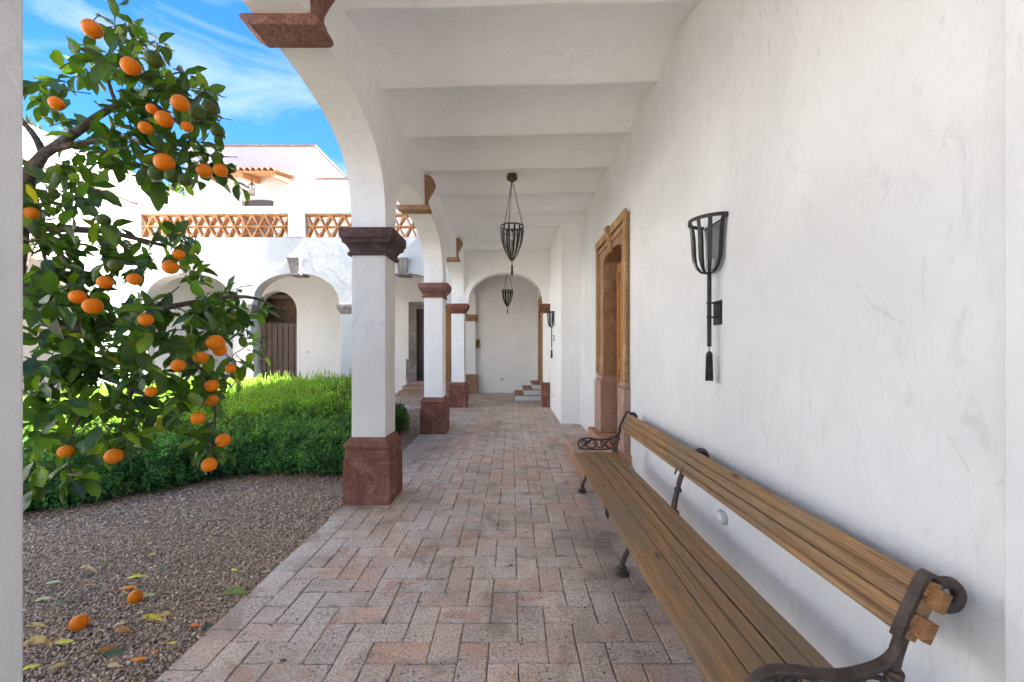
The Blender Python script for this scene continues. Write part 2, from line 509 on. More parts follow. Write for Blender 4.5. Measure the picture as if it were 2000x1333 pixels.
    def build(s, name, mat, parent=None, bevel=0.0, seg=2, recalc=True):
        off = world_loc(parent) if parent is not None else Vector((0, 0, 0))
        me = bpy.data.meshes.new(name)
        me.from_pydata([(p[0] - off.x, p[1] - off.y, p[2] - off.z) for p in s.v], [], s.f)
        me.polygons.foreach_set('use_smooth', s.s)
        if s.c:
            while len(s.c) < len(s.v):
                s.c.append((1, 1, 1, 1))
            ca = me.color_attributes.new('Col', 'FLOAT_COLOR', 'POINT')
            ca.data.foreach_set('color', np.array(s.c, dtype=np.float32).ravel())
        if recalc:
            import bmesh
            bm = bmesh.new()
            bm.from_mesh(me)
            bmesh.ops.recalc_face_normals(bm, faces=bm.faces)
            bm.to_mesh(me)
            bm.free()
        me.materials.append(M[mat] if isinstance(mat, str) else mat)
        o = bpy.data.objects.new(name, me)
        col.objects.link(o)
        if parent is not None:
            o.parent = parent
        if bevel:
            b = o.modifiers.new('bevel', 'BEVEL')
            b.width = bevel
            b.segments = seg
            b.limit_method = 'ANGLE'
            b.angle_limit = R(40)
        return o

def world_loc(o):
    v = Vector((0, 0, 0))
    while o is not None:
        v = v + o.location
        o = o.parent
    return v

def raw_mesh(name, V, Fc, nside, mat, parent=None, colors=None, smooth=False):
    """V (n,3) array, Fc (m,nside) int array"""
    me = bpy.data.meshes.new(name)
    off = world_loc(parent) if parent is not None else Vector((0, 0, 0))
    V = np.asarray(V, dtype=np.float32) - np.array([off.x, off.y, off.z], dtype=np.float32)
    me.vertices.add(len(V))
    me.vertices.foreach_set('co', V.ravel())
    m = len(Fc)
    me.loops.add(m * nside)
    me.loops.foreach_set('vertex_index', np.asarray(Fc, dtype=np.int32).ravel())
    me.polygons.add(m)
    me.polygons.foreach_set('loop_start', np.arange(0, m * nside, nside, dtype=np.int32))
    me.polygons.foreach_set('loop_total', np.full(m, nside, dtype=np.int32))
    if smooth:
        me.polygons.foreach_set('use_smooth', np.ones(m, dtype=bool))
    me.update(calc_edges=True)
    if colors is not None:
        ca = me.color_attributes.new('Col', 'FLOAT_COLOR', 'POINT')
        C4 = np.ones((len(V), 4), dtype=np.float32)
        C4[:, :3] = colors
        ca.data.foreach_set('color', C4.ravel())
    me.materials.append(M[mat])
    o = bpy.data.objects.new(name, me)
    col.objects.link(o)
    if parent is not None:
        o.parent = parent
    return o

def thing(name, loc, label, cat, group=None):
    o = bpy.data.objects.new(name, None)
    o.location = loc
    o.empty_display_size = 0.1
    col.objects.link(o)
    return tag(o, label, cat, group)

def tag(o, label, cat, group=None, kind=None):
    o['label'] = label
    o['category'] = cat
    if group:
        o['group'] = group
    if kind:
        o['kind'] = kind
    return o

def struct(o, kind='structure', label=None):
    o['kind'] = kind
    if label:
        o['label'] = label
    return o

def copy_tree(o, parent=None):
    c = o.copy()
    col.objects.link(c)
    if parent is not None:
        c.parent = parent
    for ch in list(o.children):
        copy_tree(ch, c)
    return c

def sup(c, hw, spring, rise, n=3.0, z0=None, k=28):
    """bottom outline of an arched opening, from left jamb to right jamb"""
    pts = []
    if z0 is not None and z0 < spring:
        pts.append((c - hw, z0))
    for i in range(k + 1):
        a = math.pi * (1 - i / k)
        ca, sa = math.cos(a), math.sin(a)
        x = math.copysign(abs(ca) ** (2 / n), ca)
        z = abs(sa) ** (2 / n)
        pts.append((c + hw * x, spring + rise * z))
    if z0 is not None and z0 < spring:
        pts.append((c + hw, z0))
    return pts

def arch_wall(mb, axis, u0, u1, zb, zt, t0, t1, openings):
    bot = [(u0, zb)]
    for op in openings:
        bot += op
    bot.append((u1, zb))
    def mk(u, t_, z):
        return (u, t_, z) if axis == 'x' else (t_, u, z)
    for (ua, za), (ub, zb_) in zip(bot[:-1], bot[1:]):
        if abs(ua - ub) > 1e-6:
            for t_ in (t0, t1):
                mb.add([mk(ua, t_, za), mk(ub, t_, zb_), mk(ub, t_, zt), mk(ua, t_, zt)], [(0, 1, 2, 3)])
            mb.add([mk(ua, t0, zt), mk(ub, t0, zt), mk(ub, t1, zt), mk(ua, t1, zt)], [(0, 1, 2, 3)])
        mb.add([mk(ua, t0, za), mk(ub, t0, zb_), mk(ub, t1, zb_), mk(ua, t1, za)], [(0, 1, 2, 3)])
    for u in (u0, u1):
        mb.add([mk(u, t0, zb), mk(u, t1, zb), mk(u, t1, zt), mk(u, t0, zt)], [(0, 1, 2, 3)])

XE = -1.62          # edge of the paving towards the courtyard
XA0, XA1 = -1.56, -1.23   # arcade wall faces
COLX = -1.395
COLY = [0.89, 4.25, 7.61, 10.97]
XW = 1.37           # right wall
GZ = -0.05          # gravel level

# ------------------------------------------------------------------ ground
mb = MB()
mb.add([(-60, -40, GZ - .03), (60, -40, GZ - .03), (60, 120, GZ - .03), (-60, 120, GZ - .03)], [(0, 1, 2, 3)])
g = mb.build('ground', 'gravel')
struct(g)
mb = MB()
mb.add([(-9.7, -6, GZ - .004), (XE + .01, -6, GZ - .004), (XE + .01, 10.6, GZ - .004), (-9.7, 10.6, GZ - .004)], [(0, 1, 2, 3)])
g = mb.build('gravel_bed', 'gravel')
struct(g)

# pebbles lying on the bed, close enough to be told apart
def icosa():
    p = (1 + 5 ** .5) / 2
    V = np.array([(-1, p, 0), (1, p, 0), (-1, -p, 0), (1, -p, 0), (0, -1, p), (0, 1, p), (0, -1, -p), (0, 1, -p), (p, 0, -1), (p, 0, 1), (-p, 0, -1), (-p, 0, 1)], float)
    V /= np.linalg.norm(V[0])
    T = np.array([(0, 11, 5), (0, 5, 1), (0, 1, 7), (0, 7, 10), (0, 10, 11), (1, 5, 9), (5, 11, 4), (11, 10, 2), (10, 7, 6), (7, 1, 8), (3, 9, 4), (3, 4, 2), (3, 2, 6), (3, 6, 8), (3, 8, 9), (4, 9, 5), (2, 4, 11), (6, 2, 10), (8, 6, 7), (9, 8, 1)])
    return V, T
def rand_rot(n):
    q = rng.normal(size=(n, 4))
    q /= np.linalg.norm(q, axis=1)[:, None]
    w, x, y, z = q.T
    return np.stack([np.stack([1 - 2 * (y * y + z * z), 2 * (x * y - z * w), 2 * (x * z + y * w)], 1),
                     np.stack([2 * (x * y + z * w), 1 - 2 * (x * x + z * z), 2 * (y * z - x * w)], 1),
                     np.stack([2 * (x * z - y * w), 2 * (y * z + x * w), 1 - 2 * (x * x + y * y)], 1)], 1)
def pebbles(name, n, xr, yr, r0, r1, keep):
    xy = rng.uniform([xr[0], yr[0]], [xr[1], yr[1]], size=(n, 2))
    xy = xy[keep(xy[:, 0], xy[:, 1])]
    n = len(xy)
    V, T = icosa()
    r = rng.uniform(r0, r1, n) ** 1.0
    sc = np.stack([r * rng.uniform(.8, 1.35, n), r * rng.uniform(.7, 1.1, n), r * rng.uniform(.5, .85, n)], 1)
    Rm = rand_rot(n)
    loc = V[None] * sc[:, None, :] * rng.uniform(.86, 1.12, (n, 12, 1))
    pts = np.einsum('nij,nkj->nki', Rm, loc)
    pts[..., 0] += xy[:, 0:1]
    pts[..., 1] += xy[:, 1:2]
    pts[..., 2] += GZ + (r * rng.uniform(0.0, 1.0, n))[:, None]
    faces = (T[None] + (np.arange(n) * 12)[:, None, None]).reshape(-1, 3)
    pal = np.array([(.27, .225, .195), (.20, .165, .15), (.34, .295, .26), (.155, .125, .11), (.25, .20, .185), (.42, .38, .34), (.30, .23, .18), (.235, .21, .21)])
    c = pal[rng.choice(8, n, p=[.24, .2, .14, .14, .12, .05, .06, .05])] * rng.uniform(1.35, 2.7, (n, 1)) * np.array([1.02, .88, .71])
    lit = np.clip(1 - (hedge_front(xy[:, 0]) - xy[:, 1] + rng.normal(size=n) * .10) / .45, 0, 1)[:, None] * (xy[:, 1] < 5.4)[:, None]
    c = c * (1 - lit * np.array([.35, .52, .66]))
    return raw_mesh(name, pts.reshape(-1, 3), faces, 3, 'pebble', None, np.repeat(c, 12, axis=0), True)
def hedge_front(x):
    return np.interp(x, [-5.2, -4.5, -4.1, -3.65, -3.1, -2.0, -1.6], [3.6, 3.9, 4.2, 4.8, 5.1, 5.05, 5.05])
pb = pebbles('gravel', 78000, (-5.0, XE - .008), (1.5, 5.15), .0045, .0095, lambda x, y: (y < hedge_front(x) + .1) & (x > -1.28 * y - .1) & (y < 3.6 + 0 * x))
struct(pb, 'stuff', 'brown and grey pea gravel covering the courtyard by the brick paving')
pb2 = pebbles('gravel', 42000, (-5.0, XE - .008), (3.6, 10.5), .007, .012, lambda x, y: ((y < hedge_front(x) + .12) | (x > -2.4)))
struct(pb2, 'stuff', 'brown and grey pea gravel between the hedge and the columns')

# ------------------------------------------------------------------ brick paving
BW = 0.1475
def brick_color():
    r = random.random()
    if r < .12:
        c = (.35, .205, .145)
    elif r < .32:
        c = (.325, .225, .18)
    elif r < .58:
        c = (.315, .245, .21)
    elif r < .76:
        c = (.285, .235, .205)
    else:
        c = (.35, .28, .235)
    k = random.uniform(.86, 1.14) * 1.98
    return (c[0] * k, c[1] * k, c[2] * k * .95, 1)
def add_brick(mb, x0, x1, y0, y1, z=0.0, g=.0019, c=None):
    c = c or brick_color()
    x0 += g; x1 -= g; y0 += g; y1 -= g
    rad = min(.005, (x1 - x0) * .2)
    out = []
    m = 5
    for (ax, ay, bx, by) in ((x0, y0, x1, y0), (x1, y0, x1, y1), (x1, y1, x0, y1), (x0, y1, x0, y0)):
        L = math.hypot(bx - ax, by - ay)
        for i in range(m + 1):
            t_ = (rad + (L - 2 * rad) * i / m) / L
            out.append((ax + (bx - ax) * t_, ay + (by - ay) * t_))
    cx, cy = (x0 + x1) / 2, (y0 + y1) / 2
    n = len(out)
    J = [random.uniform(-.0036, .0012) for _ in range(n)]
    if random.random() < .5:
        q = random.randrange(n)
        J[q] -= random.uniform(.003, .012)
        if random.random() < .4:
            J[(q + 1) % n] -= random.uniform(.002, .008)
    tx, ty, dz = random.gauss(0, .009), random.gauss(0, .009), random.gauss(0, .0016)
    vs = []
    for inset, zz in ((0, -.05), (0, -.006), (.0035, -.0015), (.009, 0.0)):
        for i, (x, y) in enumerate(out):
            dx, dy = x - cx, y - cy
            L = math.hypot(dx, dy)
            k = (L - inset + J[i]) / L
            X, Y = cx + dx * k, cy + dy * k
            vs.append((X, Y, z + zz + (dz + (X - cx) * tx + (Y - cy) * ty if zz > -.03 else 0)))
    fs = []
    for a in range(3):
        for i in range(n):
            j = (i + 1) % n
            fs.append((a * n + i, a * n + j, (a + 1) * n + j, (a + 1) * n + i))
    fs.append(tuple(3 * n + i for i in range(n)))
    mb.add(vs, fs, False, c)
def herringbone(mb, x0, x1, y0, y1, ox, oy, z=0.0, rot=0):
    ia, ib = int((x0 - ox) / BW) - 3, int((x1 - ox) / BW) + 3
    ja, jb = int((y0 - oy) / BW) - 3, int((y1 - oy) / BW) + 3
    for a in range(ia, ib):
        for b in range(ja, jb):
            k = (a + b) % 4
            if k == 0:
                X0, X1, Y0, Y1 = a, a + 2, b, b + 1
            elif k == 2:
                X0, X1, Y0, Y1 = a, a + 1, b, b + 2
            else:
                continue
            X0, X1, Y0, Y1 = ox + X0 * BW, ox + X1 * BW, oy + Y0 * BW, oy + Y1 * BW
            X0, X1, Y0, Y1 = max(X0, x0), min(X1, x1), max(Y0, y0), min(Y1, y1)
            if X1 - X0 > .025 and Y1 - Y0 > .025:
                add_brick(mb, X0, X1, Y0, Y1, z)
mb = MB()
OX, OY = -.116, 2.30
OX -= BW * 2     # phase so that an upright brick starts at (-.116, 2.30)
herringbone(mb, XE + .1765, XW + .02, 0.4, 14.36, OX, OY)
y = 0.2
while y < 14.2:
    L = random.uniform(.27, .31)
    add_brick(mb, XE + random.uniform(-.006, .004), XE + .1765, y, min(y + L, 14.3), random.uniform(-.004, .001))
    y += L
pav = mb.build('pavement', 'brick', recalc=False)
struct(pav)
mb = MB()
mb.box(XE + .012, XW + .3, -6, 14.4, -.2, -.0078)
struct(mb.build('pavement_bed', 'mortar', recalc=False))
mb = MB()
herringbone(mb, -9.7, XE - .01, 10.75, 14.36, OX, OY)
y0 = 10.6
x = -9.7
while x < XE - .02:
    L = random.uniform(.27, .31)
    add_brick(mb, x, min(x + L, XE - .01), y0, 10.75, -.001, c=(.30, .28, .26, 1))
    x += L
struct(mb.build('far_pavement', 'brick', recalc=False))
mb = MB()
mb.box(-9.7, XE + .01, 10.62, 14.4, -.2, -.0068)
struct(mb.build('far_pavement_bed', 'mortar', recalc=False))

# ------------------------------------------------------------------ near gallery: walls and ceiling
# right wall with the door opening
DY, DHW = 5.66, 0.56
w = thing('house_wall', (XW, 4, 0), 'long white plastered corridor wall behind the wooden bench', 'wall')
mb = MB()
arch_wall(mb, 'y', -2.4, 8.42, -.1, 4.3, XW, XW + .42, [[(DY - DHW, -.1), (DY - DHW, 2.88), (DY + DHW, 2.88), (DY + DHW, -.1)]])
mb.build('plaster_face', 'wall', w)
mb = MB()
mb.box(XW - .045, XW + .01, -2.0, 1.135, -.1, 4.2)
pl = mb.build('wall_pilaster', 'wall', w, .008)
pl['label'] = 'shallow plastered strip standing slightly proud of the wall at the right edge'

p = thing('wall_pier', (1.17, 9.7, 0), 'white plastered pier jutting into the corridor beyond the carved door', 'pier')
mb = MB()
mb.box(.98, XW + .42, 8.42, 11.0, -.1, 4.3)
mb.build('plaster_body', 'wall_lifted', p, .015)

w = thing('room_wall', (.9, 12.8, 0), 'white wall beyond the end arch with the far orange door', 'wall')
mb = MB()
arch_wall(mb, 'y', 11.3, 14.36, -.1, 4.3, .86, 1.2, [[(11.9, -.1), (11.9, 2.72), (13.1, 2.72), (13.1, -.1)]])
mb.build('plaster_face', 'wall_lifted', w)

# arcade wall above the columns
a = thing('arcade_wall', (COLX, 6, 2.66), 'white arched arcade wall carried by the column row', 'arcade')
mb = MB()
ops = []
HWA = 3.36 / 2 - .17
for c in (-0.79 - 1.68, .89 - 1.68, .89 + 1.68, 4.25 + 1.68, 7.61 + 1.68, 10.97 + 1.68):
    ops.append(sup(c, HWA, 2.66, .86, 3.0))
ops = [sup(-.79, HWA, 2.66, .86, 3.0), sup(2.57, HWA, 2.66, .86, 3.0), sup(5.93, HWA, 2.66, .86, 3.0), sup(9.29, HWA, 2.66, .86, 3.0), sup(12.65, HWA, 2.66, .86, 3.0)]
arch_wall(mb, 'y', -2.48, 14.5, 2.66, 4.3, XA0, XA1, ops)
mb.build('arched_face', 'wall_lifted', a)

# ceiling of shallow brick vaults under plaster
mb = MB()
ys = []
PIT = .92
c0 = 3.02 - PIT * 6
k = 0
while c0 + k * PIT < 14.4:
    ya = c0 + k * PIT
    ys.append((ya - .008, -.010))
    ys.append((ya + .008, -.010))
    for i in range(1, 12):
        t_ = i / 12
        ys.append((ya + .008 + (PIT - .016) * t_, .085 * math.sin(math.pi * t_)))
    k += 1
ys = [q for q in ys if q[0] < 14.4]
xs = np.linspace(-1.32, 1.5, 15)
vs = []
for (yy, dz) in ys:
    for xx in xs:
        vs.append((xx, yy + .004 * math.sin(xx * 5 + yy * 3), 3.955 + (xx + 1.25) / 2.62 * .065 + dz * (1 + .05 * math.sin(xx * 3 + yy)) + .003 * math.sin(xx * 4.1 + yy * 2.3)))
fs = []
nx = len(xs)
for i in range(len(ys) - 1):
    for j in range(nx - 1):
        fs.append((i * nx + j, i * nx + j + 1, (i + 1) * nx + j + 1, (i + 1) * nx + j))
mb.add(vs, fs, True)
ce = mb.build('ceiling', 'ceiling', None, recalc=False)
md = ce.modifiers.new('edge', 'EDGE_SPLIT')
md.split_angle = R(35)
struct(ce)
mb = MB()
mb.box(XA0 - .06, 7.0, -2.4, 9.6, 4.2, 4.45)
mb.box(XA0 - .06, 7.0, 9.6, 16.0, 4.2, 5.42)
struct(mb.build('roof', 'house', None))
mb = MB()
mb.box(XW + .9, 7.0, -2.4, 16.0, -.1, 4.2)
mb.box(XW + .425, XW + .9, 8.42, 11.0, -.1, 4.2)
struct(mb.build('inner_rooms', 'house', None))

# end arch across the corridor
e = thing('end_arch_wall', (-.15, 10.97, 0), 'white cross wall with a round arch near the corridor end', 'wall')
mb = MB()
arch_wall(mb, 'x', XA1 + .001, 1.2, 2.66, 4.25, 10.80, 11.14, [sup(-.16, .965, 2.661, .80, 2.25)])
mb.build('arched_face', 'wall_lifted', e)
pil = thing('arch_pilaster', (.90, 10.97, 0), 'slim white pilaster with red stone cap and base right of the end arch', 'pilaster')
mb = MB(); mb.box(.815, .98, 10.80, 11.14, .6, 2.42); mb.build('shaft', 'wall_lifted', pil, .01)
mb = MB()
for x0, z0, z1 in ((.80, 2.42, 2.47), (.775, 2.47, 2.52), (.755, 2.52, 2.58), (.735, 2.58, 2.658)):
    mb.box(x0, .979, 10.80 - (.815 - x0), 11.14 + (.815 - x0), z0, z1)
mb.build('capital', 'cantera', pil, .006)
mb = MB(); mb.box(.775, .978, 10.75, 11.19, .0, .58); mb.box(.79, .978, 10.77, 11.17, .585, .64); mb.build('plinth', 'cantera', pil, .008)

b = thing('end_wall', (0, 14.4, 0), 'plain white end wall closing the corridor behind the hanging lamps', 'wall')
mb = MB(); mb.box(-1.62, 1.25, 14.36, 14.7, -.1, 4.2); mb.build('plaster_face', 'wall_lifted', b)

# half pilaster at the end wall
pil = thing('end_pilaster', (COLX, 14.3, 0), 'white half pilaster with brown stone cap against the end wall', 'pilaster')
mb = MB(); mb.box(-1.56, -1.23, 14.16, 14.357, .6, 2.44); mb.build('shaft', 'wall_lifted', pil, .01)
mb = MB(); mb.box(-1.61, -1.17, 14.10, 14.357, 2.44, 2.657); mb.build('capital', 'cantera_brown', pil, .012)
mb = MB(); mb.box(-1.62, -1.17, 14.08, 14.357, 0, .60); mb.box(-1.60, -1.19, 14.1, 14.357, .603, .65); mb.build('plinth', 'cantera_brown', pil, .01)

# ------------------------------------------------------------------ columns
def make_column(cy, label, capmat, basemat):
    o = thing('column', (COLX, cy, 0), label, 'column', 'square arcade columns along the corridor')
    mb = MB()
    mb.box(COLX - .165, COLX + .165, cy - .17, cy + .17, .62, 2.42)
    mb.build('shaft', 'wall' if cy < 5 else 'wall_lifted', o, .008)  # far shafts take the lighter plaster against the dim light there
    mb = MB()
    prof = [(.168, 2.408), (.196, 2.41), (.200, 2.432), (.185, 2.442), (.186, 2.462), (.196, 2.485), (.214, 2.508), (.238, 2.524), (.243, 2.548), (.240, 2.556), (.256, 2.568), (.262, 2.60), (.262, 2.6585)]
    mb.sqlathe(prof, COLX, cy, jit=.0025)
    mb.build('capital', capmat, o)
    pt = MB()
    # three upright blocks, a course above, a rounded moulding
    for i in range(3):
        x0 = COLX - .228 + i * .152
        pt.box(x0 + .0006, x0 + .1514, cy - .23 + random.uniform(-.003, .003), cy + .23, -.08, .428)
    pl_ = pt.build('plinth', basemat, o, .006)
    mb = MB()
    prof = [(.214, .4285), (.216, .432), (.216, .528), (.212, .533), (.216, .536), (.224, .548), (.227, .565), (.224, .582), (.214, .594), (.200, .600), (.196, .612), (.184, .632), (.178, .641), (.17, .643)]
    mb.sqlathe(prof, COLX, cy, jit=.0015, cut=.016)
    mb.build('base_moulding', basemat, o)
    return o
make_column(COLY[0], 'square column cut by the left edge of the photo', 'cantera_dark', 'cantera')
make_column(COLY[1], 'largest white square column with dark purple capital and red stone base', 'cantera_dark', 'cantera')
make_column(COLY[2], 'middle white square column behind the largest one, striped brown capital', 'cantera_rose', 'cantera')
make_column(COLY[3], 'small far white square column with red capital where the end arch springs', 'cantera', 'cantera')

# keystones
def make_keystone(cy, label, mt='cantera_brown'):
    cy += .06
    o = thing('keystone', (COLX, cy, 3.5), label, 'keystone', 'carved keystones of the arcade arches')
    mb = MB()
    # slab under the crown
    pr = [(-.06, 3.475), (-.075, 3.50), (-.07, 3.53), (.07 + 0, 3.53)]
    poly = [(XA0 - .075, 3.528), (XA0 - .095, 3.51), (XA0 - .07, 3.485), (XA0 - .02, 3.455), (XA1 + .045, 3.455), (XA1 + .075, 3.47), (XA1 + .07, 3.50), (XA1 + .035, 3.528)]
    mb.prism(poly, 'y', cy - .105, cy + .105)
    mb.build('slab', mt, o, .012)
    mb = MB()
    # scroll bracket against the corridor face, fluted
    prof = []
    for i in range(19):
        t_ = i / 18
        z = 3.545 + .40 * t_
        d = float(np.interp(t_, [0, .10, .22, .36, .52, .68, .80, .90, .96, 1], [.050, .030, .034, .060, .098, .128, .134, .118, .092, .055]))
        prof.append((d, z))
    n = 17
    vs = []
    for d, z in prof:
        for j in range(n):
            u = j / (n - 1)
            fl = .007 * abs(math.sin(u * math.pi * 4))
            wdt = .065 + .035 * (z - 3.545) / .4
            vs.append((XA1 - .01 + d + fl, cy - wdt + 2 * wdt * u, z))
    fs = []
    for i in range(len(prof) - 1):
        for j in range(n - 1):
            fs.append((i * n + j, i * n + j + 1, (i + 1) * n + j + 1, (i + 1) * n + j))
    o2 = len(vs)
    for d, z in prof:
        wdt = .065 + .035 * (z - 3.545) / .4
        vs.append((XA1 - .01, cy - wdt, z)); vs.append((XA1 - .01, cy + wdt, z))
    for i in range(len(prof) - 1):
        fs.append((o2 + 2 * i, i * n, (i + 1) * n, o2 + 2 * i + 2))
        fs.append((i * n + n - 1, o2 + 2 * i + 1, o2 + 2 * i + 3, (i + 1) * n + n - 1))
    fs.append(tuple([o2 + 2 * (len(prof) - 1)] + [(len(prof) - 1) * n + j for j in range(n)] + [o2 + 2 * (len(prof) - 1) + 1]))
    fs.append(tuple([o2] + [j for j in range(n)] + [o2 + 1])[::-1])
    mb.add(vs, fs, False)
    mb.build('scroll', mt, o)
    return o
k0 = make_keystone(2.57, 'large red stone keystone of the nearest arch at the top edge', 'cantera_rose')
k1 = make_keystone(5.93, 'brown scrolled keystone of the second arch, left of the hanging lamp chain')
k2 = make_keystone(9.29, 'smallest scrolled keystone, above the far red capital')

# ------------------------------------------------------------------ carved door in the right wall
def slab_frame(mb, y0, y1, z0, z1, iy0, iy1, iz, xa, xb, arch=None):
    ops_ = [arch] if arch else [[(iy0, z0), (iy0, iz), (iy1, iz), (iy1, z0)]]
    arch_wall(mb, 'y', y0, y1, z0, z1, xa, xb, ops_)
d = thing('carved_door', (XW, DY, .28), 'tall orange wooden door in a carved stone surround above the brick stoop', 'door')
mb = MB()
YA, YB = 4.88, 6.52
IY0, IY1 = 5.12, 6.14
arch_wall(mb, 'y', YA, YB, .28, 3.10, XW - .035, XW + .30, [sup((IY0 + IY1) / 2, (IY1 - IY0) / 2, 2.70, .13, 3.2, .28)])
fr = mb.build('stone_frame', 'cantera_brown', d, .004)
mb = MB()
# outer moulding band and inner bead
for (a0, a1, b0, b1, xo) in ((YA - .02, YB + .02, 3.02, 3.13, .075), ):
    mb.box(XW - xo, XW - .0355, a0, a1, b0, b1)
for (a0, a1) in ((YA - .015, YA + .06), (YB - .06, YB + .015)):
    mb.box(XW - .07, XW - .0355, a0, a1, 1.12, 3.018)
mb.box(XW - .055, XW - .036, YA + .075, YB - .075, 2.93, 2.985)
for (a0, a1) in ((YA + .075, YA + .11), (YB - .11, YB - .075)):
    mb.box(XW - .055, XW - .036, a0, a1, 1.12, 2.928)
mb.build('moulding', 'cantera_tan', d, .012, 3)
mb = MB()
prof = [(XW - .036, 2.80), (XW - .075, 2.84), (XW - .07, 2.92), (XW - .095, 3.0), (XW - .12, 3.06), (XW - .12, 3.14), (XW - .036, 3.14)]
mb.prism([(x_, z_) for x_, z_ in prof], 'y', 5.57, 5.69)
mb.build('keystone_scroll', 'cantera_tan', d, .01, 3)
mb = MB()
for (a0, a1) in ((YA - .03, IY0 + .015), (IY1 - .015, YB + .03)):
    mb.box(XW - .085, XW + .30, a0, a1, .282, 1.04)
    mb.box(XW - .065, XW + .303, a0 + .010, a1 - .010, 1.04, 1.11)
mb.build('pedestal', 'cantera_pink', d, .016, 3)
# wooden jamb and two leaves
mb = MB()
mb.box(XW + .20, XW + .285, IY0 + .003, IY0 + .05, .285, 2.80)
mb.box(XW + .20, XW + .285, IY1 - .05, IY1 - .003, .285, 2.80)
mb.box(XW + .20, XW + .285, IY0 + .003, IY1 - .003, 2.72, 2.86)
mb.build('jamb', 'door_dark', d, .004)
for (a0, a1) in ((IY0 + .052, (IY0 + IY1) / 2 - .002), ((IY0 + IY1) / 2 + .002, IY1 - .052)):
    mb = MB()
    xf = XW + .150
    mb.box(xf + .02, xf + .055, a0, a1, .29, 2.72)
    for (z0, z1) in ((.29, .44), (1.20, 1.36), (2.58, 2.72)):
        mb.box(xf, xf + .019, a0, a1, z0, z1)
    for (q0, q1) in ((a0, a0 + .09), (a1 - .09, a1)):
        for (z0, z1) in ((.44, 1.20), (1.36, 2.58)):
            mb.box(xf, xf + .019, q0, q1, z0 + .001, z1 - .001)
    for (z0, z1) in ((.50, 1.14), (1.42, 2.52)):
        mb.box(xf + .006, xf + .019, a0 + .125, a1 - .125, z0, z1)
    lf = mb.build('door_leaf', 'door_wood', d, .004)
    if a0 < 5.4:
        continue
    mb = MB()
    cyh = a0 + .045
    mb.lathe([(.022, -.004), (.022, .0), (.012, .002)], (xf - .003, cyh, 1.30), 14, True, 'x')
    ring = [(xf - .012, cyh + .028 * math.sin(u), 1.275 + .03 * math.cos(u)) for u in np.linspace(0, 2 * math.pi, 17)[:-1]]
    mb.tube(ring, .0045, 6, True)
    mb.build('ring_handle', 'iron', lf)
    mb = MB()
    mb.box(xf - .004, xf - .001, cyh - .018, cyh + .018, 1.14, 1.20)
    mb.build('keyhole_plate', 'iron', lf)

# brick stoop
s_ = thing('door_stoop', (1.08, 5.55, 0), 'low brick platform under the carved door, partly behind the bench', 'step')
mb = MB()
mb.box(.825, XW - .001, 4.72, 6.40, -.01, .115)
mb.build('plaster_base', 'wall', s_, .006)
mb = MB()
z = .118
y = 4.68
ry = random.Random(3)
while y < 6.42:
    L = .145
    x = .80
    off = 0
    while x < XW - .05:
        LL = min(.29 if x > .81 else (.29 if int((y - 4.68) / .145) % 2 else .145), XW - .002 - x)
        k_ = ry.uniform(.85, 1.12)
        add_brick(mb, x, x + LL, y, y + L, .168, .002, (.44 * k_, .245 * k_, .165 * k_, 1))
        x += LL
    y += L
mb.build('tread', 'brick', s_, recalc=False)
mb = MB()
y = 4.68
while y < 6.40:
    mb.box(.802, .824, y + .002, y + .288, .012, .112)
    y += .29
mb.build('riser', 'stoop', s_, .003)
mb = MB(); mb.box(1.19, XW - .002, 4.80, 6.60, .168, .279); mb.box(XW - .001, XW + .30, DY - DHW + .003, DY + DHW - .003, .10, .2785); mb.build('upper_step', 'stoop', s_, .008)

# bulkhead lamp low on the wall
o = thing('bulkhead_lamp', (XW, 2.72, .41), 'small oval white bulkhead lamp low on the wall behind the bench', 'lamp')
mb = MB()
def oval(mb, prof, cy, cz, n=24):
    vs = []
    for a_, b_, x_ in prof:
        for j in range(n):
            u = 2 * math.pi * j / n
            vs.append((x_, cy + a_ * math.copysign(abs(math.cos(u)) ** .8, math.cos(u)), cz + b_ * math.copysign(abs(math.sin(u)) ** .8, math.sin(u))))
    fs = []
    for i in range(len(prof) - 1):
        for j in range(n):
            fs.append((i * n + j, i * n + (j + 1) % n, (i + 1) * n + (j + 1) % n, (i + 1) * n + j))
    fs += [tuple(range(n))[::-1], tuple((len(prof) - 1) * n + j for j in range(n))]
    mb.add(vs, fs, True)
oval(mb, [(.058, .044, XW), (.058, .044, XW - .012), (.052, .038, XW - .017)], 2.72, .41)
mb.build('housing', 'shading_grey_plastic', o)
mb = MB()
oval(mb, [(.048, .034, XW - .0172), (.047, .033, XW - .03), (.036, .024, XW - .042), (.018, .012, XW - .047)], 2.72, .41)
mb.build('lens', 'plastic', o)

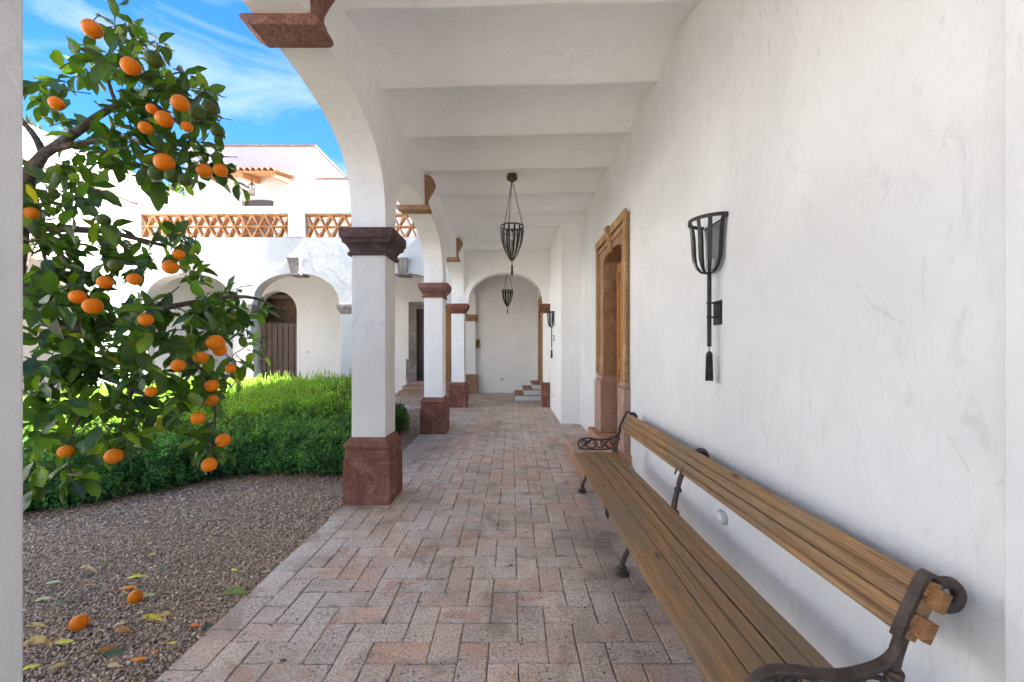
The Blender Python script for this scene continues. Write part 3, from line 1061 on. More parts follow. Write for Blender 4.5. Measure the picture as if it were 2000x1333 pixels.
# ------------------------------------------------------------------ wall sconces
def make_sconce(label):
    """local frame: wall plane x=0, basket towards -x, y along the wall; origin at the mounting plate"""
    o = thing('wall_sconce', (0, 0, 0), label, 'sconce', 'half basket iron wall sconces')
    prof = [(1.0, 2.36), (.93, 2.325), (.86, 2.27), (.83, 2.20), (.81, 2.14), (.76, 2.09), (.62, 2.045), (.40, 2.012), (.12, 2.0)]
    Rr = .165
    cy = .03
    mb = MB()
    for i in range(7):
        a = math.pi * (.04 + .92 * i / 6)
        d_ = Vector((-math.sin(a), math.cos(a), 0))
        pts = []
        for k_, z in prof:
            bx = -.055 * (1 - k_)        # ribs gather at the stem, clear of the wall
            pts.append((d_.x * Rr * k_ + bx - .008, cy * k_ + d_.y * Rr * k_, z))
        mb.strip(pts, Vector((d_.y, -d_.x, 0)), [.026] * 6 + [.022, .018, .014], .004)
    mb.build('rib', 'iron', o)
    mb = MB()
    hoop = []
    for i in range(21):
        a = math.pi * i / 20
        hoop.append((-math.sin(a) * (Rr + .004) - .004, cy + math.cos(a) * (Rr + .004), 2.357))
    mb.strip(hoop, (0, 0, 1), .024, .005)
    hoop = [(-math.sin(a) * Rr * .80 - .012, cy + math.cos(a) * Rr * .80, 2.30) for a in np.linspace(0, math.pi, 15)]
    mb.tube([(-.007, cy - Rr, 2.345), (-.007, cy + Rr, 2.345)], .004, 6)
    mb.build('hoop', 'iron', o)
    mb = MB()
    poly = [(cy - Rr * .98, 2.345), (cy - Rr * .82, 2.20), (cy - Rr * .76, 2.08), (cy - Rr * .4, 2.02), (cy + Rr * .2, 2.01), (cy + Rr * .6, 2.04), (cy + Rr * .82, 2.12), (cy + Rr * .84, 2.22), (cy + Rr * .98, 2.345)]
    mb.prism(poly, 'x', -.004, -.001)
    mb.build('back_plate', 'steel', o)
    for yy in (-.03, .05):
        mb = MB()
        mb.lathe([(.010, 2.03), (.010, 2.09), (.006, 2.095)], (-.05, yy, 0), 10)
        mb.build('candle_tube', 'candle', o)
    mb = MB()
    mb.box(-.070, -.048, -.011, .011, 1.515, 2.01)
    mb.build('stem', 'iron', o, .002)
    mb = MB()
    mb.box(-.006, 0, -.055, .055, 1.66, 1.82)
    for z in (1.68, 1.80):
        mb.lathe([(.006, -.01), (.004, -.004)], (0, .03, z), 8, True, 'x')
        mb.lathe([(.006, -.01), (.004, -.004)], (0, -.03, z), 8, True, 'x')
    pt = mb.build('wall_plate', 'iron', o)
    for z in (1.71, 1.805):
        mb = MB()
        mb.box(-.075, -.004, -.006, .006, z - .006, z + .006)
        mb.build('bracket', 'iron', o)
    mb = MB()
    ring = [(-.059, .009 * math.sin(u), 1.502 + .011 * math.cos(u)) for u in np.linspace(0, 2 * math.pi, 11)[:-1]]
    mb.tube(ring, .002, 5, True)
    mb.lathe([(.004, 1.488), (.017, 1.474), (.021, 1.462), (.021, 1.452), (.017, 1.447), (.0185, 1.42), (.022, 1.30), (.022, 1.29)][::-1], (-.059, 0, 0), 12)
    for j in range(12):
        a = 2 * math.pi * j / 12
        mb.tube([(-.059 + .0175 * math.cos(a), .0175 * math.sin(a), 1.45), (-.059 + .022 * math.cos(a), .022 * math.sin(a), 1.288)], .0035, 5)
    mb.build('tassel', 'iron', o)
    return o
sc1 = make_sconce('large black iron wall sconce above the bench, with hanging tassel')
sc1.location = (XW, 2.79, 0)
sc2 = copy_tree(sc1)
sc2['label'] = 'small distant black iron sconce on the jutting white pier'
sc2.location = (.98, 9.75, 0)

# ------------------------------------------------------------------ hanging lamps
def make_lamp(label):
    o = thing('hanging_lamp', (0, 0, 0), label, 'hanging lamp', 'iron basket lamps hanging from the ceiling')
    RT, RB = 3.30, 2.79
    prof = [(.168, RT), (.170, RT - .06), (.166, RT - .13), (.152, RT - .22), (.126, RT - .31), (.088, RT - .40), (.040, RT - .48), (.010, RT - .51)]
    mb = MB()
    nr = 13
    for i in range(nr):
        a = 2 * math.pi * i / nr + .1
        dx, dy = math.cos(a), math.sin(a)
        mb.strip([(dx * r_, dy * r_, z) for r_, z in prof], (-dy, dx, 0), [.030, .030, .030, .028, .026, .022, .014, .006], .004)
    mb.build('rib', 'iron', o)
    mb = MB()
    for (r_, z, h_) in ((.173, RT, .022), (.160, RT - .085, .012)):
        n = 28
        vs = []
        for j in range(n):
            a = 2 * math.pi * j / n
            for rr, zz in ((r_, z - h_ / 2), (r_, z + h_ / 2), (r_ - .005, z + h_ / 2), (r_ - .005, z - h_ / 2)):
                vs.append((rr * math.cos(a), rr * math.sin(a), zz))
        fs = [(4 * j + k_, 4 * ((j + 1) % n) + k_, 4 * ((j + 1) % n) + (k_ + 1) % 4, 4 * j + (k_ + 1) % 4) for j in range(n) for k_ in range(4)]
        mb.add(vs, fs)
    mb.build('hoop', 'iron', o)
    mb = MB()
    mb.lathe([(.004, RT - .52), (.010, RT - .525), (.004, RT - .535), (.004, RT - .56), (.013, RT - .57), (.017, RT - .585), (.014, RT - .60), (.016, RT - .66), (.018, RT - .715)][::-1], (0, 0, 0), 12)
    mb.build('tassel', 'iron', o)
    mb = MB()
    mb.lathe([(.012, RT - .20), (.012, RT - .10), (.008, RT - .09)], (0, 0, 0), 10)
    mb.lathe([(.003, RT - .5), (.003, RT - .2)], (0, 0, 0), 6)
    mb.build('candle_tube', 'candle', o)
    mb = MB()
    top = 4.00
    mb.lathe([(.008, top - .06), (.02, top - .045), (.05, top - .03), (.078, top - .012), (.082, top + .0), (.07, top + .08)], (0, 0, 0), 8, False)
    mb.build('canopy', 'brass', o)
    for i in range(3):
        mb = MB()
        a = 2 * math.pi * i / 3 + .25
        p0 = Vector((.010 * math.cos(a), .010 * math.sin(a), top - .05))
        p1 = Vector((.166 * math.cos(a), .166 * math.sin(a), RT + .01))
        L = (p1 - p0).length
        nl = int(L / .031)
        d_ = (p1 - p0).normalized()
        s1 = d_.orthogonal().normalized()
        s2 = d_.cross(s1)
        for q in range(nl):
            c_ = p0 + (p1 - p0) * (q + .5) / nl
            sv = s1 if q % 2 else s2
            ring = [c_ + d_ * (.021 * math.cos(u)) + sv * (.0095 * math.sin(u)) for u in np.linspace(0, 2 * math.pi, 11)[:-1]]
            mb.tube(ring, .0026, 5, True)
        mb.build('chain', 'iron', o)
    return o
l1 = make_lamp('near black iron basket lamp hanging on three chains from the ceiling')
l1.location = (0, 6.17, 0)
l2 = copy_tree(l1)
l2['label'] = 'far smaller basket lamp seen through the end arch'
l2.location = (-.14, 12.9, 0)

# ------------------------------------------------------------------ bench
BY0, BY1 = 1.20, 4.42
bn = thing('park_bench', (.95, 2.8, 0), 'long wooden bench with ornate cast iron frames against the white wall', 'bench')
ZS = .44
def plank(x0, x1, z, y0, y1, name, grooves=(), tilt=None):
    """plank along y; cross-section drawn in (u, w): u across the face, w outward"""
    w_ = x1 - x0
    th = .032
    top = [(0, -.004), (.004, 0)]
    for gx in grooves:
        top += [(gx - .0045, 0), (gx - .002, -.0045), (gx + .001, -.0045), (gx + .0025, -.001), (gx + .0045, -.0045), (gx + .007, -.0045), (gx + .009, 0)]
    top += [(w_ - .004, 0), (w_, -.004)]
    poly = top + [(w_, -th), (0, -th)]
    return poly
def add_plank(name, origin, udir, wdir, poly, y0, y1, mat='bench_wood'):
    mb = MB()
    n = len(poly)
    ud, wd = Vector(udir), Vector(wdir)
    ny = 9
    yy = np.linspace(y0, y1, ny)
    vs = []
    for i, y_ in enumerate(yy):
        wob = .0022 * math.sin(i * 1.7 + origin[0] * 40) 
        for (u, w_) in poly:
            q = Vector(origin) + ud * u + wd * (w_ + wob)
            vs.append((q.x, y_, q.z))
    fs = []
    for i in range(ny - 1):
        for j in range(n):
            fs.append((i * n + j, i * n + (j + 1) % n, (i + 1) * n + (j + 1) % n, (i + 1) * n + j))
    fs += [tuple(range(n))[::-1], tuple((ny - 1) * n + j for j in range(n))]
    mb.add(vs, fs)
    return mb.build(name, mat, bn)
pl = plank(0, .142, 0, 0, 0, '', (.125,))
add_plank('seat_plank', (.633, 0, ZS), (1, 0, 0), (0, 0, 1), plank(0, .140, 0, 0, 0, ''), BY0 - .10, BY1 - .13)
add_plank('seat_plank', (.778, 0, ZS + .001), (1, 0, 0), (0, 0, 1), plank(0, .142, 0, 0, 0, '', (.070,)), BY0 - .10, BY1 - .12)
add_plank('seat_plank', (.929, 0, ZS + .003), (1, 0, 0), (0, 0, 1), plank(0, .142, 0, 0, 0, '', (.072,)), BY0 - .10, BY1 - .13)
# backrest: bottom (1.117, .677) to top (1.205, .835)
bt0, bt1 = Vector((1.125, 0, .672)), Vector((1.200, 0, .835))
ub = (bt1 - bt0).normalized()
wb = Vector((-ub.z, 0, ub.x))
LB = (bt1 - bt0).length
h1 = LB * .44
add_plank('back_plank', bt0, ub, wb, plank(0, h1 - .003, 0, 0, 0, '', (.028,)), BY0, BY1)
add_plank('back_plank', bt0 + ub * h1, ub, wb, plank(0, LB - h1, 0, 0, 0, '', (.047,)), BY0 - .004, BY1)

def bez(pts, n=10):
    """Catmull-Rom through pts"""
    P = [Vector(p) for p in pts]
    P = [P[0] * 2 - P[1]] + P + [P[-1] * 2 - P[-2]]
    out = []
    for i in range(1, len(P) - 2):
        for k_ in range(n):
            t_ = k_ / n
            a, b_, c, d_ = P[i - 1], P[i], P[i + 1], P[i + 2]
            out.append(.5 * ((2 * b_) + (c - a) * t_ + (2 * a - 5 * b_ + 4 * c - d_) * t_ ** 2 + (3 * b_ - a - 3 * c + d_) * t_ ** 3))
    out.append(P[-2])
    return out

def bench_frame(y, arm, name='iron_frame'):
    mb = MB()
    Y = lambda pts: [(p[0], y, p[1]) for p in pts]
    def sweep(pts, r, n=8):
        pp = bez(Y(pts), 8)
        if hasattr(r, '__len__'):
            rr = list(np.interp(np.linspace(0, 1, len(pp)), np.linspace(0, 1, len(r)), r))
        else:
            rr = r
        mb.tube(pp, rr, n)
    # seat bar
    sweep([(.645, .395), (.75, .39), (.90, .392), (1.04, .395), (1.11, .41)], .016)
    # front leg, cabriole with paw foot
    sweep([(.80, .385), (.825, .33), (.80, .22), (.755, .12), (.735, .06), (.745, .03)], [.026, .027, .021, .016, .019, .026])
    mb.lathe([(.045, .0), (.046, .010), (.034, .020), (.022, .034)], (.735, y, 0), 12)
    for k_ in (-1, 0, 1):
        mb.tube([(.745, y + .012 * k_, .035), (.72, y + .018 * k_, .034), (.695, y + .02 * k_, .016)], [.014, .014, .009], 6)
    # rear leg
    sweep([(1.02, .385), (1.06, .30), (1.10, .18), (1.17, .07), (1.22, .03)], [.024, .022, .016, .015, .022])
    mb.lathe([(.038, .0), (.039, .010), (.026, .022)], (1.225, y, 0), 12)
    # brace
    sweep([(.80, .30), (.88, .25), (.97, .26), (1.06, .30)], .010)
    # upright, its slim face towards the sitter
    sweep([(1.075, .40), (1.085, .48), (1.105, .56), (1.12, .63), (1.15, .70), (1.19, .76), (1.215, .80)], [.022, .02, .016, .018, .017, .015, .014])
    mb.tube([(1.105, y, .55), (1.108, y, .57)], [.026, .026], 8)
    # scroll ring behind the top
    cx_, cz_ = 1.262, .838
    sweep([(1.205, .775), (1.222, .805), (1.248, .822), (1.28, .816), (1.297, .788), (1.288, .758), (1.260, .748), (1.238, .760)], [.014, .016, .017, .018, .018, .017, .016, .016])
    fr_ = mb.build(name, 'bench_iron', bn)
    if not arm:
        mb = MB()
        mb.strip([(p[0], y, p[1]) for p in ((1.086, .665), (1.098, .70))], (0, 1, 0), .018, .004)
        mb.build('clamp', 'iron', fr_)
        mb = MB()
        mb.box(.626, .632, y - .05, y + .03, .385, .436)
        mb.build('seat_tab', 'iron', fr_)
    return fr_
for yy, arm in ((BY0 + .02, True), (2.80, False), (BY1 - .03, True)):
    fr_ = bench_frame(yy, arm)
    if arm:
        mb = MB()
        sgn = 1
        # flat clamp strap over the back plank ends
        o0 = bt0 + wb * .006
        pts = [o0 - ub * .012, o0 + ub * LB * .5 + wb * .004, o0 + ub * (LB + .004), o0 + ub * (LB + .016) - wb * .02, o0 + ub * (LB + .012) - wb * .05]
        mb.strip([(q.x, yy, q.z) for q in bez(pts, 5)], (0, 1, 0), .034, .012)
        mb.build('back_strap', 'bench_iron', fr_, .003)
        mb = MB()
        def fz(z):
            return .45 + (z - .45) * .78 if z > .45 else z
        def sw(pts, r, n=7):
            pts = [(p[0], fz(p[1])) for p in pts]
            pp = bez([(p[0], yy, p[1]) for p in pts], 7)
            rr = list(np.interp(np.linspace(0, 1, len(pp)), np.linspace(0, 1, len(r)), r)) if hasattr(r, '__len__') else r
            mb.tube(pp, rr, n)
        # broad arm top
        top = bez([(p[0], yy, p[1]) for p in ((1.125, .668), (1.115, .622), (1.07, .582), (.98, .556), (.90, .556), (.82, .566), (.76, .566), (.715, .548), (.692, .515), (.70, .48), (.725, .455))], 6)
        ww = list(np.interp(np.linspace(0, 1, len(top)), [0, .3, .55, .8, 1], [.030, .038, .040, .034, .020]))
        mb.strip(top, (0, 1, 0), ww, .014)
        arm_o = mb.build('armrest', 'bench_iron', bn, .004)
        mb = MB()
        sw([(.70, .462), (.80, .452), (.90, .450), (1.0, .452), (1.08, .46)], .008)
        # big scroll
        sw([(.72, .47), (.745, .50), (.80, .565), (.85, .578), (.885, .55), (.88, .50), (.845, .468), (.80, .475), (.775, .505), (.785, .535), (.81, .535)], [.007, .008, .009, .009, .009, .009, .008, .008, .008, .008, .012])
        sw([(.73, .53), (.74, .565), (.765, .572), (.775, .55), (.76, .535)], [.006, .008, .009, .010, .012])
        # S branches with leaf lobes
        sw([(.88, .50), (.92, .475), (.965, .50), (.985, .545), (1.03, .575), (1.07, .57), (1.08, .545), (1.06, .53)], [.007, .008, .008, .009, .008, .008, .008, .011])
        sw([(.90, .575), (.935, .565), (.96, .54), (.975, .50), (1.01, .468), (1.05, .475), (1.06, .505), (1.04, .52)], [.007, .008, .009, .009, .008, .008, .008, .012])
        for (lx, lz, ang) in ((.81, .55, .4), (.93, .535, 1.2), (.945, .505, -.6), (1.0, .56, .2), (1.0, .49, 2.0), (.86, .53, 1.8), (1.035, .54, -.9), (.755, .50, .9)):
            lz = .45 + (lz - .45) * .78
            mb.tube([(lx - .016 * math.cos(ang), yy, lz - .016 * math.sin(ang)), (lx, yy, lz), (lx + .02 * math.cos(ang), yy, lz + .02 * math.sin(ang))], [.004, .012, .003], 6)
        mb.build('scrollwork', 'bench_iron', arm_o)
# sawn plank ends and packing blocks past the near frame
mb = MB()
for k_ in (.17, .68):
    mb = MB()
    c_ = bt0 + ub * (LB * k_ + .018) - wb * .020
    mb.obox((c_.x, BY0 - .015, c_.z), ub, (0, 1, 0), wb, (.030, .020, .014))
    mb.build('plank_end', 'bench_end', bn, .003)

# ------------------------------------------------------------------ far corner: steps, far door, box, sockets
st = thing('white_steps', (.45, 13, 0), 'small white steps with brick treads rising to the far door', 'steps')
mb = MB()
tr = MB()
for i in range(3):
    x0 = .09 + i * .26
    z1 = .165 + i * .16
    mb.box(x0, .859, 12.2 + i * .004, 13.6 - i * .004, -.005 if i == 0 else z1 - .16, z1 - .03)
    tr.box(x0 - .02, (x0 + .258) if i < 2 else .859, 12.19, 13.61, z1 - .028, z1)
mb.build('riser', 'wall', st)
tr.build('tread', 'stoop', st, .004)
d = thing('far_door', (.86, 12.5, .49), 'narrow orange door at the top of the white steps', 'door')
mb = MB()
arch_wall(mb, 'y', 11.72, 13.28, .486, 3.02, .82, .95, [sup(12.5, .5, 2.45, .2, 2.4, .486)])
mb.build('stone_frame', 'cantera_tan', d, .01)
mb = MB(); mb.box(.95, .99, 12.0, 13.0, .49, 2.68); mb.build('door_leaf', 'door_wood', d, .005)

o = thing('wall_box', (-1.13, 14.34, 1.63), 'small yellow box on the end wall beside the half pilaster', 'box')
q0, q1 = at(927, 681, 14.33), at(938, 663, 14.33)
mb = MB(); mb.box(q0[0], q1[0], 14.29, 14.358, q0[2], q1[2]); mb.build('case', 'yellow', o, .01)
mb = MB(); mb.box(q0[0] + .04, q1[0] - .04, 14.28, 14.289, q0[2] + .05, q1[2] - .06); mb.box(q0[0] + .07, q0[0] + .085, 14.272, 14.28, q0[2] + .09, q1[2] - .1); mb.build('front_panel', 'brass', o, .004)
def socket(name, x, y, z, label, face='y'):
    o = thing(name, (x, y, z), label, 'socket')
    mb = MB()
    if face == 'y':
        mb.box(x - .06, x + .06, y - .008, y, z - .04, z + .04)
    else:
        mb.box(x - .008, x, y - .06, y + .06, z - .04, z + .04)
    mb.build('cover_plate', 'plastic', o, .003)
    mb = MB()
    if face == 'y':
        for k_ in (-.028, .028):
            mb.box(x + k_ - .018, x + k_ + .018, y - .0105, y - .0085, z - .022, z + .022)
    else:
        for k_ in (-.028, .028):
            mb.box(x - .0105, x - .0085, y + k_ - .018, y + k_ + .018, z - .022, z + .022)
    mb.build('outlet', 'steel', o)
p_ = at(980, 741, 14.358)
socket('wall_socket', p_[0], 14.3585, p_[2], 'white double socket low on the end wall')
socket('wall_socket', .9795, 9.9, .42, 'socket low on the side of the jutting pier', 'x')

# ------------------------------------------------------------------ far house across the courtyard
H = thing('courtyard_house', (-5.7, 11, 0), 'white two storey house with arches and terracotta balustrade across the courtyard', 'house')
FX = [-8.49, -5.67, -2.86]
mb = MB()
arch_wall(mb, 'x', -9.74, XA0 + .002, 2.66, 4.42, 11.0, 11.34, [sup(c, 1.14, 2.66, .82, 2.25) for c in FX])
mb.box(-9.74, XA0, 11.34, 14.3, 4.0, 4.2)
mb.build('arcade_front', 'house_dimmed', H)
mb = MB()
GX0, GX1 = -8.75, -7.36
arch_wall(mb, 'x', -9.9, -1.5, -.1, 4.02, 14.36, 14.70, [sup((GX0 + GX1) / 2, (GX1 - GX0) / 2, 2.78, .70, 2.05, -.1), [(-3.27, -.1), (-3.27, 2.92), (-2.08, 2.92), (-2.08, -.1)]])
mb.build('gallery_wall', 'house', H)
# piers
for c in (-7.08, -4.265):
    mb = MB(); mb.box(c - .23, c + .23, 11.0, 11.34, .5, 2.42); sh = mb.build('pier', 'house_dimmed', H, .01)
    mb = MB()
    for e_, z0, z1 in ((.015, 2.42, 2.46), (.03, 2.46, 2.50), (.05, 2.50, 2.56), (.075, 2.56, 2.60), (.085, 2.60, 2.658)):
        mb.box(c - .23 - e_, c + .23 + e_, 11.0 - e_, 11.34 + e_, z0, z1)
    mb.build('pier_capital', 'cantera_grey', sh)
    mb = MB(); mb.box(c - .26, c + .26, 10.97, 11.37, -.03, .50); mb.box(c - .275, c + .275, 10.955, 11.385, .503, .56); mb.build('pier_base', 'cantera_grey', sh, .01)
mb = MB(); mb.box(-9.9, -9.63, 11.0, 11.34, -.1, 2.46); sh = mb.build('pier', 'house_dimmed', H, .01)
mb = MB(); mb.box(-9.9, -9.55, 10.93, 11.40, 2.46, 2.54); mb.box(-9.9, -9.50, 10.90, 11.43, 2.543, 2.658); mb.build('pier_capital', 'cantera_grey', sh)
# bracket keystones
for c in FX:
    mb = MB()
    vs = []
    n = 13
    zs = np.linspace(3.47, 3.86, 10)
    for i, z in enumerate(zs):
        t_ = i / 9
        dd = .05 + .11 * t_ ** 1.5
        wd_ = .11 + .05 * t_
        for j in range(n):
            u = j / (n - 1)
            vs.append((c - wd_ + 2 * wd_ * u, 11.0 - dd - .012 * abs(math.sin(u * math.pi * 3)), z))
    fs = [(i * n + j, i * n + j + 1, (i + 1) * n + j + 1, (i + 1) * n + j) for i in range(9) for j in range(n - 1)]
    o2 = len(vs)
    for i, z in enumerate(zs):
        wd_ = .11 + .05 * i / 9
        vs += [(c - wd_, 10.999, z), (c + wd_, 10.999, z)]
    for i in range(9):
        fs.append((o2 + 2 * i, i * n, (i + 1) * n, o2 + 2 * i + 2))
        fs.append((i * n + n - 1, o2 + 2 * i + 1, o2 + 2 * i + 3, (i + 1) * n + n - 1))
    fs.append(tuple([o2 + 18] + [9 * n + j for j in range(n)] + [o2 + 19]))
    fs.append(tuple([o2] + list(range(n)) + [o2 + 1])[::-1])
    mb.add(vs, fs)
    mb.box(c - .17, c + .17, 10.90, 11.40, 3.43, 3.468)
    mb.build('bracket_keystone', 'cantera_grey', H)
# balustrade
mb = MB()
mb.box(-9.79, -1.7, 10.99, 11.30, 5.04, 5.24)
mb.build('parapet_cap', 'house_dimmed', H, .01)
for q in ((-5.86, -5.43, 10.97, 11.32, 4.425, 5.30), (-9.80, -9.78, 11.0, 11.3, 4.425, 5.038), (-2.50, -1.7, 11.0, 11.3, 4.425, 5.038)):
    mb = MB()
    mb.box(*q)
    mb.build('parapet_post', 'house_dimmed', H, .01)
def lattice(x0, x1, nm):
    mb = MB()
    z0, zm, z1 = 4.425, 4.73, 5.038
    per = .325
    n_ = max(1, round((x1 - x0) / per))
    per = (x1 - x0) / n_
    th, dp = .020, .085
    yc = 11.13
    mb.box(x0, x1, yc - dp, yc + dp, zm - .014, zm + .014)
    mb.box(x0, x1, yc - dp - .01, yc + dp, z1 - .024, z1 - .001)
    mb.box(x0, x1, yc - dp - .01, yc + dp, z0 + .001, z0 + .016)
    for i in range(n_):
        xc = x0 + per * (i + .5)
        for sx in (-1, 1):
            for (za, zb_) in ((zm + .015, z1 - .026), (zm - .015, z0 + .018)):
                a_ = Vector((xc + sx * .012, yc, za)); b_ = Vector((xc + sx * (per / 2 - .012), yc, zb_))
                mid = (a_ + b_) / 2
                dv = b_ - a_
                L = dv.length
                sv = Vector((0, 1, 0))
                ra = .01 + .006 * random.random()
                # tapering tile on edge
                nn = dv.normalized().cross(sv)
                vs = []
                for (pp, hw, hd) in ((a_, .011, dp * .96), (b_, .032, dp * .96)):
                    for s1_, s2_ in ((-1, -1), (1, -1), (1, 1), (-1, 1)):
                        vs.append(pp + nn * hw * s1_ + sv * hd * s2_ * (1 - ra * 2))
                mb.add(vs, [(0, 1, 5, 4), (1, 2, 6, 5), (2, 3, 7, 6), (3, 0, 4, 7), (3, 2, 1, 0), (4, 5, 6, 7)])
    return mb.build('lattice_panel', 'terracotta', H)
lattice(-9.78, -5.86, 'a')
lattice(-5.43, -2.50, 'b')
# upper storey
mb = MB()
arch_wall(mb, 'x', -11.7, -7.04, 4.0, 8.72, 15.0, 15.3, [sup(-9.08 + .0, .56, 6.78, .10, 2.0, 4.0)])
mb.box(-7.34, -7.04, 15.3, 17.6, 4.0, 8.72)
mb.box(-11.7, -11.4, 15.3, 17.6, 4.0, 8.72)
mb.build('upper_wall', 'house_dimmed', H)
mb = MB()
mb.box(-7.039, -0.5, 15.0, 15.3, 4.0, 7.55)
mb.build('upper_side_wall', 'house_dimmed', H)
mb = MB()
mb.box(-11.74, -7.0, 14.96, 15.34, 8.722, 8.79)
mb.box(-7.38, -7.0, 15.342, 17.6, 8.722, 8.79)
mb.box(-6.998, -.5, 14.96, 15.34, 7.552, 7.61)
mb.build('coping', 'coping', H)
mb = MB(); mb.box(-9.64, -8.53, 15.14, 15.2, 4.0, 6.9); dd_ = mb.build('terrace_door', 'dark', H)
mb = MB(); mb.box(-9.50, -9.12, 15.135, 15.139, 5.0, 6.55); mb.box(-9.04, -8.66, 15.135, 15.139, 5.0, 6.55); mb.build('pane', 'dark', dd_)
mb = MB()
mb.box(-9.72, -9.645, 14.985, 14.999, 4.2, 6.90); mb.box(-9.72, -8.45, 14.985, 14.999, 6.901, 6.95)
mb.build('door_trim', 'house_dimmed', dd_)
mb = MB(); mb.box(-9.74, -1.6, 11.3, 15.0, 4.201, 4.22); mb.build('terrace_floor', 'terracotta', H)
# tiled canopy
mb = MB()
CX0, CX1 = -10.45, -7.87
yb, yf, zb_, zf_ = 15.0, 13.9, 7.62, 7.36
sl = math.atan2(zb_ - zf_, yb - yf)
nt = 13
for i in range(nt):
    xc = CX0 + (CX1 - CX0) * (i + .5) / nt
    rr = (CX1 - CX0) / nt * .42
    for kk in range(3):
        t0_, t1_ = kk / 3, (kk + 1.08) / 3
        lift = .012 * (3 - kk) * 0 + .0
        vs = []
        for (t_, rs_) in ((t0_, rr * 1.08), (t1_, rr * .92)):
            y_ = yf + (yb - yf) * t_
            z_ = zf_ + (zb_ - zf_) * t_ + .045 + (.014 if rs_ > rr else 0)
            for rad in (rs_, rs_ - .016):
                for j in range(9):
                    a = math.pi * j / 8
                    vs.append((xc + rad * math.cos(a), y_ - .03, z_ + rad * math.sin(a)))
        fs = []
        for j in range(8):
            fs += [(j, j + 1, 19 + j, 18 + j), (9 + j, 10 + j, 28 + j, 27 + j), (j, j + 1, 10 + j, 9 + j)]
        mb.add(vs, fs, False)
# pan tiles between
for i in range(nt + 1):
    xc = CX0 + (CX1 - CX0) * i / nt
    rr = (CX1 - CX0) / nt * .40
    vs = []
    for (y_, z_) in ((yf - .02, zf_ + .062), (yb, zb_ + .062)):
        for j in range(7):
            a = math.pi + math.pi * j / 6
            vs.append((xc + rr * math.cos(a), y_, z_ + .3 * rr * math.sin(a)))
    mb.add(vs, [(j, j + 1, 8 + j, 7 + j) for j in range(6)], False)
can = mb.build('canopy_tiles', 'tile', H)
mb = MB()
mb.prism([(yf, zf_ + .0), (yf, zf_ + .04), (yb - .002, zb_ + .04), (yb - .002, zb_)], 'x', CX0, CX1)
mb.build('canopy_boards', 'beam_wood', can)
for xb in (CX0 + .12, -9.05, CX1 - .10):
    mb = MB()
    mb.prism([(yf + .10, zf_ + .012), (yf + .10, zf_ - .13), (yb - .002, zb_ - .23), (yb - .002, zb_ - .012)], 'x', xb - .06, xb + .06)
    mb.build('beam', 'beam_wood', can, .006)
mb = MB(); mb.box(-6.02 - .03, -6.02 + .03, 10.93, 10.96, 5.0, 5.1)

# gate inside the arch
g = thing('board_gate', (-8.05, 14.6, 0), 'brown vertical board gate under the far round arch', 'gate')
mb = MB()
n_ = 7
for i in range(n_):
    x0 = GX0 + .02 + (GX1 - GX0 - .04) * i / n_
    x1 = GX0 + .02 + (GX1 - GX0 - .04) * (i + 1) / n_
    mb.box(x0 + .006, x1 - .028, 14.62, 14.66, .02, 2.42)
mb.build('board', 'gate_wood', g, .003)
mb = MB()
for z0 in (.25, 1.02, 2.30):
    mb.box(GX0 + .02, GX1 - .02, 14.585, 14.617, z0, z0 + .07)
mb.box(GX0 + .02, GX1 - .02, 14.663, 14.67, .02, 2.42)
mb.build('rail', 'gate_wood', g, .003)
mb = MB()
mb.box(GX0 - .3, GX1 + .3, 15.6, 15.7, 0, 3.95)
mb.box(GX0 - .4, GX0 - .301, 14.71, 15.7, 0, 3.95)
mb.box(GX1 + .301, GX1 + .4, 14.71, 15.7, 0, 3.95)
mb.box(GX0 - .4, GX1 + .4, 14.71, 15.7, 3.951, 3.99)
mb.build('passage_wall', 'coping', g)
mb = MB()
for k_ in range(4):
    mb.box(GX0 - .2, GX1 + .2, 14.85 + k_ * .2, 14.93 + k_ * .2, 3.3, 3.42)
mb.build('ceiling_beam', 'gate_wood', g)
# stone framed door
d = thing('gallery_door', (-2.68, 14.35, .42), 'double door in a grey stone frame seen between the two near columns', 'door')
mb = MB()
arch_wall(mb, 'x', -3.52, -1.85, .41, 3.10, 14.28, 14.42, [[(-3.25, .41), (-3.25, 2.86), (-2.10, 2.86), (-2.10, .41)]])
mb.build('stone_frame', 'cantera_grey', d, .01)
mb = MB(); mb.box(-3.60, -3.23, 14.24, 14.30, .415, 1.15); mb.box(-2.12, -1.78, 14.24, 14.30, .415, 1.15); mb.build('pedestal', 'cantera_grey', d, .01)
def leaf_door(x0, x1, mat, lab):
    mb = MB()
    mb.box(x0 - .02, x1 + .02, 14.44, 14.48, .38, 2.90)
    for (z0, z1) in ((.42, .56), (1.28, 1.42), (2.68, 2.88)):
        mb.box(x0, x1, 14.42, 14.439, z0, z1)
    for (q0_, q1_) in ((x0, x0 + .09), (x1 - .09, x1)):
        mb.box(q0_, q1_, 14.42, 14.439, .561, 1.279); mb.box(q0_, q1_, 14.42, 14.439, 1.421, 2.679)
    l_ = mb.build('door_leaf', mat, d, .004)
    l_['label'] = lab
leaf_door(-3.248, -2.68, 'door_dark', 'dark brown door leaf')
leaf_door(-2.676, -2.102, 'door_wood', 'bright orange door leaf')
s2 = thing('gallery_steps', (-2.7, 13.9, 0), 'grey stone steps below the grey framed double door', 'steps')
mb = MB()
mb.box(-3.68, -1.75, 13.55, 14.357, -.004, .14)
mb.box(-3.62, -1.81, 13.85, 14.357, .142, .28)
mb.box(-3.55, -1.86, 14.10, 14.357, .282, .408)
mb.build('tread', 'cantera_pink', s2, .012)
